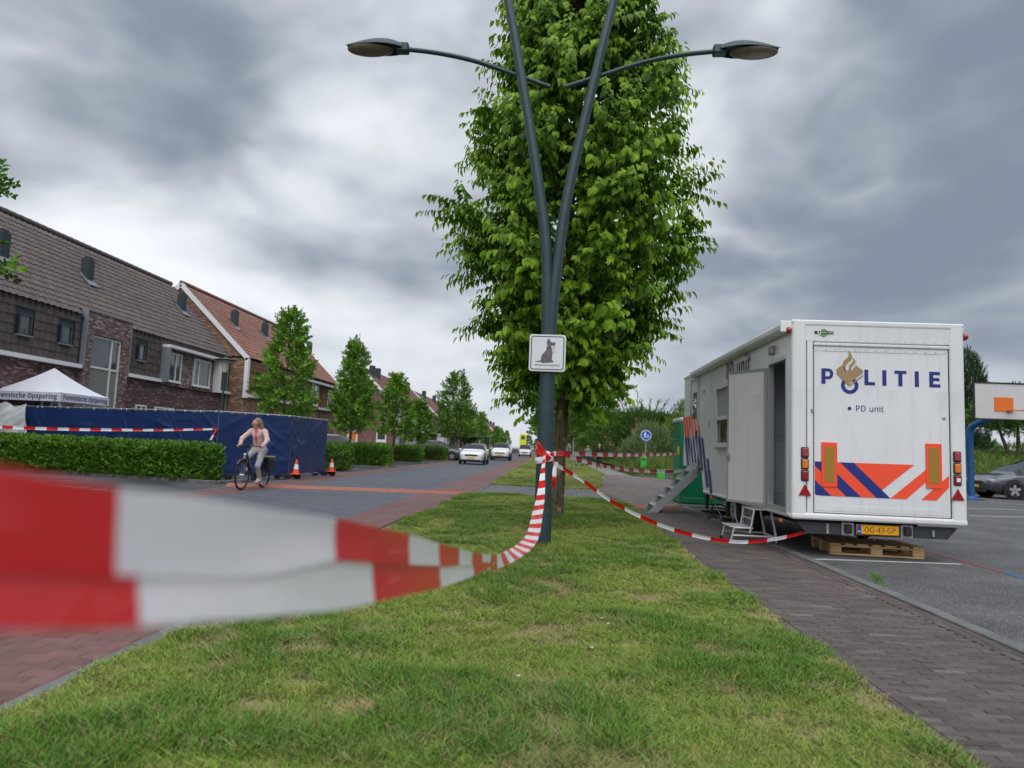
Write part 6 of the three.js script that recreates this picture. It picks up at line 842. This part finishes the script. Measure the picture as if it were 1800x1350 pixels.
function person(label, pos, turn, J, col, o = {}) {   // J: joints in metres; col: jacket, trousers, shoes, shirt, hair
  const t = thing('person', label, 'person', pos, turn, o.group), cell = o.cell || .014, S = o.bulk || 1, caps = [], add = (a, b, ra, rb, c, k) => caps.push([a, b, ra * S, rb * S, c, k]), mixp = (a, b, f) => a.map((v, i) => lerp(v, b[i], f));
  const { pelvis, chest, neck, head } = J;
  add(pelvis, mixp(pelvis, chest, .45), .125, .115, col.jacket, .06); add(mixp(pelvis, chest, .4), chest, .118, .125, col.jacket, .06); add(mixp(J.shL, J.shR, .16), mixp(J.shL, J.shR, .84), .075, .075, col.jacket, .06);
  add(mixp(chest, neck, .5), mixp(neck, head, .5), .052, .05, skin, .04);
  for (const s of ['L', 'R']) {
    add(J['hip' + s], J['kn' + s], .088, .06, col.trousers, .04); add(J['kn' + s], J['an' + s], .058, .043, col.trousers, .03); add(mixp(pelvis, J['hip' + s], .6), J['hip' + s], .11, .1, col.trousers, .05);
    add(J['an' + s], J['to' + s], .042, .034, col.shoes, .02); add(J['sh' + s], J['el' + s], .06, .05, col.jacket, .04); add(J['el' + s], J['wr' + s], .05, .038, col.jacket, .03);
  }
  const all = Object.values(J).filter(Array.isArray), lo = [0, 1, 2].map(i => Math.min(...all.map(p => p[i])) - .2), hi = [0, 1, 2].map(i => Math.max(...all.map(p => p[i])) + .2);
  const bf = blobField(caps), geos = [netMesh((x, y, z) => { const e = bf(x, y, z); e.d += (fbm3(x * 14, y * 9, z * 14, 3) - .5) * .022; if (col.shirt && e.c === col.jacket && Math.abs(x - chest[0]) < .03 + .12 * Math.max(0, y - chest[1]) && z > lerp(pelvis[2], chest[2], (y - pelvis[1]) / (chest[1] - pelvis[1])) + .05 && y > pelvis[1] + .1) e.c = col.shirt; return e; }, lo, hi, cell)];
  // head with brow, nose, lips, chin and ears; f is where the face looks, in the head's own frame
  const [hx, hy, hz] = head, fa = J.look || 0, R = (x, y, z) => [hx + x * Math.cos(fa) + z * Math.sin(fa), hy + y, hz - x * Math.sin(fa) + z * Math.cos(fa)], sk2 = skin.map(v => v * .72), lip = [.42, .14, .12], eye = [.05, .04, .035];
  const hc = [[R(0, .03, -.015), R(0, .01, .005), .088, .086, skin, .03], [R(0, -.05, .03), R(0, -.08, .045), .058, .034, skin, .03], [R(0, .0, .088), R(0, -.022, .105), .011, .014, skin, .012], [R(-.03, .02, .074), R(.03, .02, .074), .016, .016, skin, .015], [R(-.017, -.056, .079), R(.017, -.056, .079), .0085, .0085, lip, .006], [R(-.083, .0, -.005), R(-.086, -.02, 0), .015, .01, sk2, .008], [R(.083, .0, -.005), R(.086, -.02, 0), .015, .01, sk2, .008], [R(-.031, .002, .074), R(-.029, .002, .075), .0105, .0105, eye, .004], [R(.031, .002, .074), R(.029, .002, .075), .0105, .0105, eye, .004], [R(0, -.09, -.01), [neck[0], neck[1] - .02, neck[2]], .047, .05, skin, .03]];
  geos.push(netMesh(blobField(hc), [hx - .14, hy - .2, hz - .14], [hx + .14, hy + .16, hz + .15], o.fine || .008));
  for (const s of ['L', 'R']) {   // hand: palm, four bent fingers of different length and a thumb off the side
    const w = V(...J['wr' + s]), g = V(...(J['gr' + s] || mixp(J['el' + s], J['wr' + s], 1.45))), dir = g.clone().sub(w).normalize(), side = V(...(J.sideways || [1, 0, 0])).multiplyScalar(s === 'L' ? 1 : -1), curl = V(0, -1, 0).addScaledVector(dir, .1).normalize(), A = v => v.toArray(), at = (a, b, c) => w.clone().addScaledVector(dir, a).addScaledVector(side, b).addScaledVector(curl, c), hcps = [[A(at(0, 0, 0)), A(at(.05, 0, .004)), .024, .026, skin, .014], [A(at(.06, -.022, .004)), A(at(.06, .022, .004)), .017, .017, skin, .012]];
    [[-.03, .7], [-.01, .95], [.01, 1], [.03, .86]].forEach(([b, l]) => { const k1 = at(.075, b, .004), k2 = at(.075 + .03 * l, b, .02), k3 = at(.075 + .022 * l, b, .05 * l); hcps.push([A(k1), A(k2), .0095, .009, skin, .005], [A(k2), A(k3), .009, .0075, skin, .005]); });
    hcps.push([A(at(.02, .03, .006)), A(at(.05, .048, .018)), .0115, .01, skin, .008], [A(at(.05, .048, .018)), A(at(.075, .04, .034)), .01, .008, skin, .005]);
    const c = at(.05, 0, .02); geos.push(netMesh(blobField(hcps, .01), [c.x - .1, c.y - .1, c.z - .1], [c.x + .1, c.y + .1, c.z + .1], o.fine || .006));
  }
  M('body', geos, mat([1, 1, 1], .8, { vertexColors: true }), t, { local: true });
  const hair = [[R(0, .045, -.03), R(0, .03, -.03), .096, .095, col.hair, .02]]; for (const [a, b, r1, r2] of o.hair || []) hair.push([R(...a), R(...b), r1, r2, col.hair, .03]);
  const hf = blobField(hair), face = R(0, -.03, .09); M('hair', netMesh((x, y, z) => { const e = hf(x, y, z), cut = .088 - Math.hypot(x - face[0], (y - face[1]) * .8, z - face[2]); return { d: Math.max(e.d, cut), c: e.c }; }, [hx - .22, hy - .36, hz - .25], [hx + .22, hy + .17, hz + .22], o.fine || .008), mat([1, 1, 1], .7, { vertexColors: true }), t, { local: true });
  return t;
}
{ // the bicycle, heading towards us
  const bx = -7.2, bz = -16.5, t = thing('bicycle', 'black step-through city bicycle ridden by the woman in the pink jacket', 'bicycle', [bx, 0, bz], -.03), L = { local: true }, mB = mat([.014, .015, .017], .4, { clearcoat: .6 });
  for (const [z, n] of [[.6, 'front'], [-.56, 'rear']]) { const w = M('wheel', (() => { const g = new THREE.TorusGeometry(.335, .02, 10, 44); g.rotateY(Math.PI / 2); g.translate(0, .355, z); return g; })(), mTyre, t, L); M('rim', (() => { const g = new THREE.TorusGeometry(.308, .01, 8, 40); g.rotateY(Math.PI / 2); g.translate(0, .355, z); return g; })(), mB, w, L); M('hub', cyl(.03, .03, .1, 0, .355, z, 0, 0, Math.PI / 2, 14), mAlu, w, L); const sp = []; for (let i = 0; i < 20; i++) { const a = i / 20 * 6.283; sp.push(rod([(i % 2 ? .03 : -.03), .355 + Math.cos(a + .3) * .03, z + Math.sin(a + .3) * .03], [0, .355 + Math.cos(a) * .3, z + Math.sin(a) * .3], .0013, .0013, 4)); } M('spokes', sp, mAlu, w, { local: true, kind: 'stuff' }); const mg = new THREE.TorusGeometry(.378, .022, 6, 24, n === 'front' ? 1.9 : 2.4); mg.scale(1, 1, 1.3); mg.rotateY(-Math.PI / 2); mg.rotateX(n === 'front' ? -.75 : -.35); mg.translate(0, .355, z); M('mudguard', mg, mB, t, L); }
  M('frame', [tube([[0, .86, .44], [0, .6, .3], [0, .38, .1], [0, .32, -.04]], .032, 20, 10), rod([0, .3, -.06], [0, .8, -.2], .018), rod([.05, .355, -.56], [.02, .3, -.06], .012), rod([-.05, .355, -.56], [-.02, .3, -.06], .012), rod([.04, .355, -.56], [.015, .72, -.18], .011), rod([-.04, .355, -.56], [-.015, .72, -.18], .011), rod([0, .8, .44], [0, .98, .38], .022)], mB, t, L);
  M('motor', [rbox(.11, .2, .22, 0, .3, -.02, .05)], mB, t, L); M('chain_case', rbox(.03, .14, .5, .075, .34, -.3, .03), mB, t, L);
  M('fork', [rod([.055, .355, .6], [.045, .72, .48], .013), rod([-.055, .355, .6], [-.045, .72, .48], .013), rod([.05, .72, .48], [-.05, .72, .48], .02), rod([0, .72, .48], [0, .86, .43], .022)], mB, t, L);
  M('handlebar', tube([[-.3, 1.03, .24], [-.2, 1.05, .38], [-.06, 1.06, .42], [.06, 1.06, .42], [.2, 1.05, .38], [.3, 1.03, .24]], .012, 30, 8), mB, t, L); for (const s of [-1, 1]) M('grip', rod([s * .31, 1.03, .22], [s * .27, 1.035, .33], .017), mRubber, t, L); M('stem', rod([0, .97, .38], [0, 1.06, .42], .018), mB, t, L); M('display', rbox(.09, .05, .06, 0, 1.09, .42, .015), mBlack, t, L); M('headlight', rbox(.07, .06, .06, 0, .84, .52, .02), mAlu, t, L);
  M('saddle', rbox(.17, .07, .27, 0, .88, -.24, .03), mBlack, t, L); M('seat_post', rod([0, .78, -.2], [0, .86, -.22], .014), mAlu, t, L); M('rear_rack', [rod([.06, .74, -.3], [.06, .74, -.82], .008), rod([-.06, .74, -.3], [-.06, .74, -.82], .008), rod([.06, .355, -.56], [.06, .74, -.75], .007), rod([-.06, .355, -.56], [-.06, .74, -.75], .007)], mB, t, L);
  for (const s of [-1, 1]) M('crank', [rod([s * .08, .29, -.03], [s * .09, .29 - s * .15, -.03 + s * .06], .011), rbox(.09, .02, .06, s * .125, .285 - s * .15, -.03 + s * .06, .006)], mAlu, t, L);
  const p = thing('pannier_bag', 'black pannier bag with olive cover over the rear wheel of the bicycle', 'bag', [bx, 0, bz], -.03); for (const s of [-1, 1]) M('bag_side', rbox(.13, .33, .34, s * .13, .58, -.6, .04), mBlack, p, L); M('bag_cover', [rbox(.36, .05, .36, 0, .775, -.6, .024), rbox(.36, .12, .03, 0, .72, -.785, .012)], mat([.24, .25, .13], .75), p, L);
  person('woman in a pale pink jacket and grey trousers riding the bicycle', [bx, 0, bz], -.03, { pelvis: [0, 1.0, -.22], chest: [0, 1.3, -.09], neck: [0, 1.47, -.04], head: [-.02, 1.6, .01], look: -.75, shL: [.185, 1.4, -.07], shR: [-.185, 1.4, -.07], elL: [.31, 1.19, .06], elR: [-.31, 1.22, .1], wrL: [.285, 1.075, .2], wrR: [-.3, 1.075, .2], grL: [.285, 1.05, .3], grR: [-.29, 1.05, .3], hipL: [.1, .93, -.2], hipR: [-.1, .93, -.2], knL: [.13, .56, .1], knR: [-.12, .76, .2], anL: [.125, .215, -.06], anR: [-.125, .5, .0], toL: [.125, .185, .09], toR: [-.125, .47, .14] },
    { jacket: [.6, .43, .39], trousers: [.34, .33, .37], shoes: [.6, .48, .36], shirt: [.72, .09, .17], hair: [.24, .16, .1] }, { cell: .012, fine: .005, bulk: 1.08, hair: [[[.05, .02, -.08], [.06, -.1, -.12], .05, .045], [[-.05, .02, -.08], [-.05, -.1, -.11], .05, .04], [[0, 0, -.1], [.03, -.14, -.17], .06, .035]] });
}
const walk = (s, k = 1) => ({ pelvis: [0, .95 * s, 0], chest: [0, 1.28 * s, .02], neck: [0, 1.48 * s, .02], head: [0, 1.63 * s, .03], shL: [.19, 1.42 * s, 0], shR: [-.19, 1.42 * s, 0], elL: [.27, 1.14 * s, -.05 * k], elR: [-.27, 1.14 * s, .03 * k], wrL: [.24, .95 * s, .07 * k], wrR: [-.24, .93 * s, .13 * k], hipL: [.1, .9 * s, 0], hipR: [-.1, .9 * s, 0], knL: [.1, .5 * s, .12 * k], knR: [-.1, .5 * s, .02], anL: [.1, .09, .2 * k], anR: [-.1, .11, -.22 * k], toL: [.11, .05, .34 * k], toR: [-.11, .05, -.08 * k] });
const blk = [.012, .013, .016], hairBald = [.3, .18, .13];
person('man dressed all in black walking towards us on the concrete path', [3.65, 0, -50.2], .1, walk(1.02), { jacket: blk, trousers: blk, shoes: blk, hair: hairBald }, { cell: .02, fine: .012, bulk: 1.15 });
person('person in grey walking behind the man in black', [3.2, 0, -57], .1, walk(.98, -1), { jacket: [.2, .2, .24], trousers: [.03, .03, .05], shoes: blk, hair: [.06, .04, .03] }, { cell: .03, fine: .016 });
person('person in a light blue top far along the path', [1.9, 0, -84], 0, walk(1), { jacket: [.12, .32, .5], trousers: blk, shoes: blk, hair: [.05, .04, .03] }, { cell: .03, fine: .016 });
person('person in dark clothes far along the path beside the light blue one', [.9, 0, -86], .3, walk(1, -1), { jacket: blk, trousers: [.03, .03, .06], shoes: blk, hair: [.05, .04, .03] }, { cell: .03, fine: .016 });
{ const t = thing('baby_stroller', 'dark baby stroller pushed along the path behind the man in black', 'stroller', [2.45, 0, -55]), L = { local: true }; M('seat', rbox(.42, .5, .6, 0, .6, 0, .1), mBlack, t, L); M('hood', (() => { const g = new THREE.SphereGeometry(.26, 14, 8, 0, 6.283, 0, 1.6); g.translate(0, .82, -.1); return g; })(), mat([.05, .05, .06], .8), t, L); M('frame', [rod([-.22, .2, .35], [-.22, 1.0, -.45], .014), rod([.22, .2, .35], [.22, 1.0, -.45], .014), rod([-.22, 1, -.45], [.22, 1, -.45], .016)], mAlu, t, L); for (const [x, z] of [[-.25, .35], [.25, .35], [-.25, -.3], [.25, -.3]]) M('wheel', (() => { const g = new THREE.TorusGeometry(.11, .025, 8, 20); g.rotateY(Math.PI / 2); g.translate(x, .135, z); return g; })(), mTyre, t, L); }
scene.updateMatrixWorld(true);
renderer.render(scene, camera);
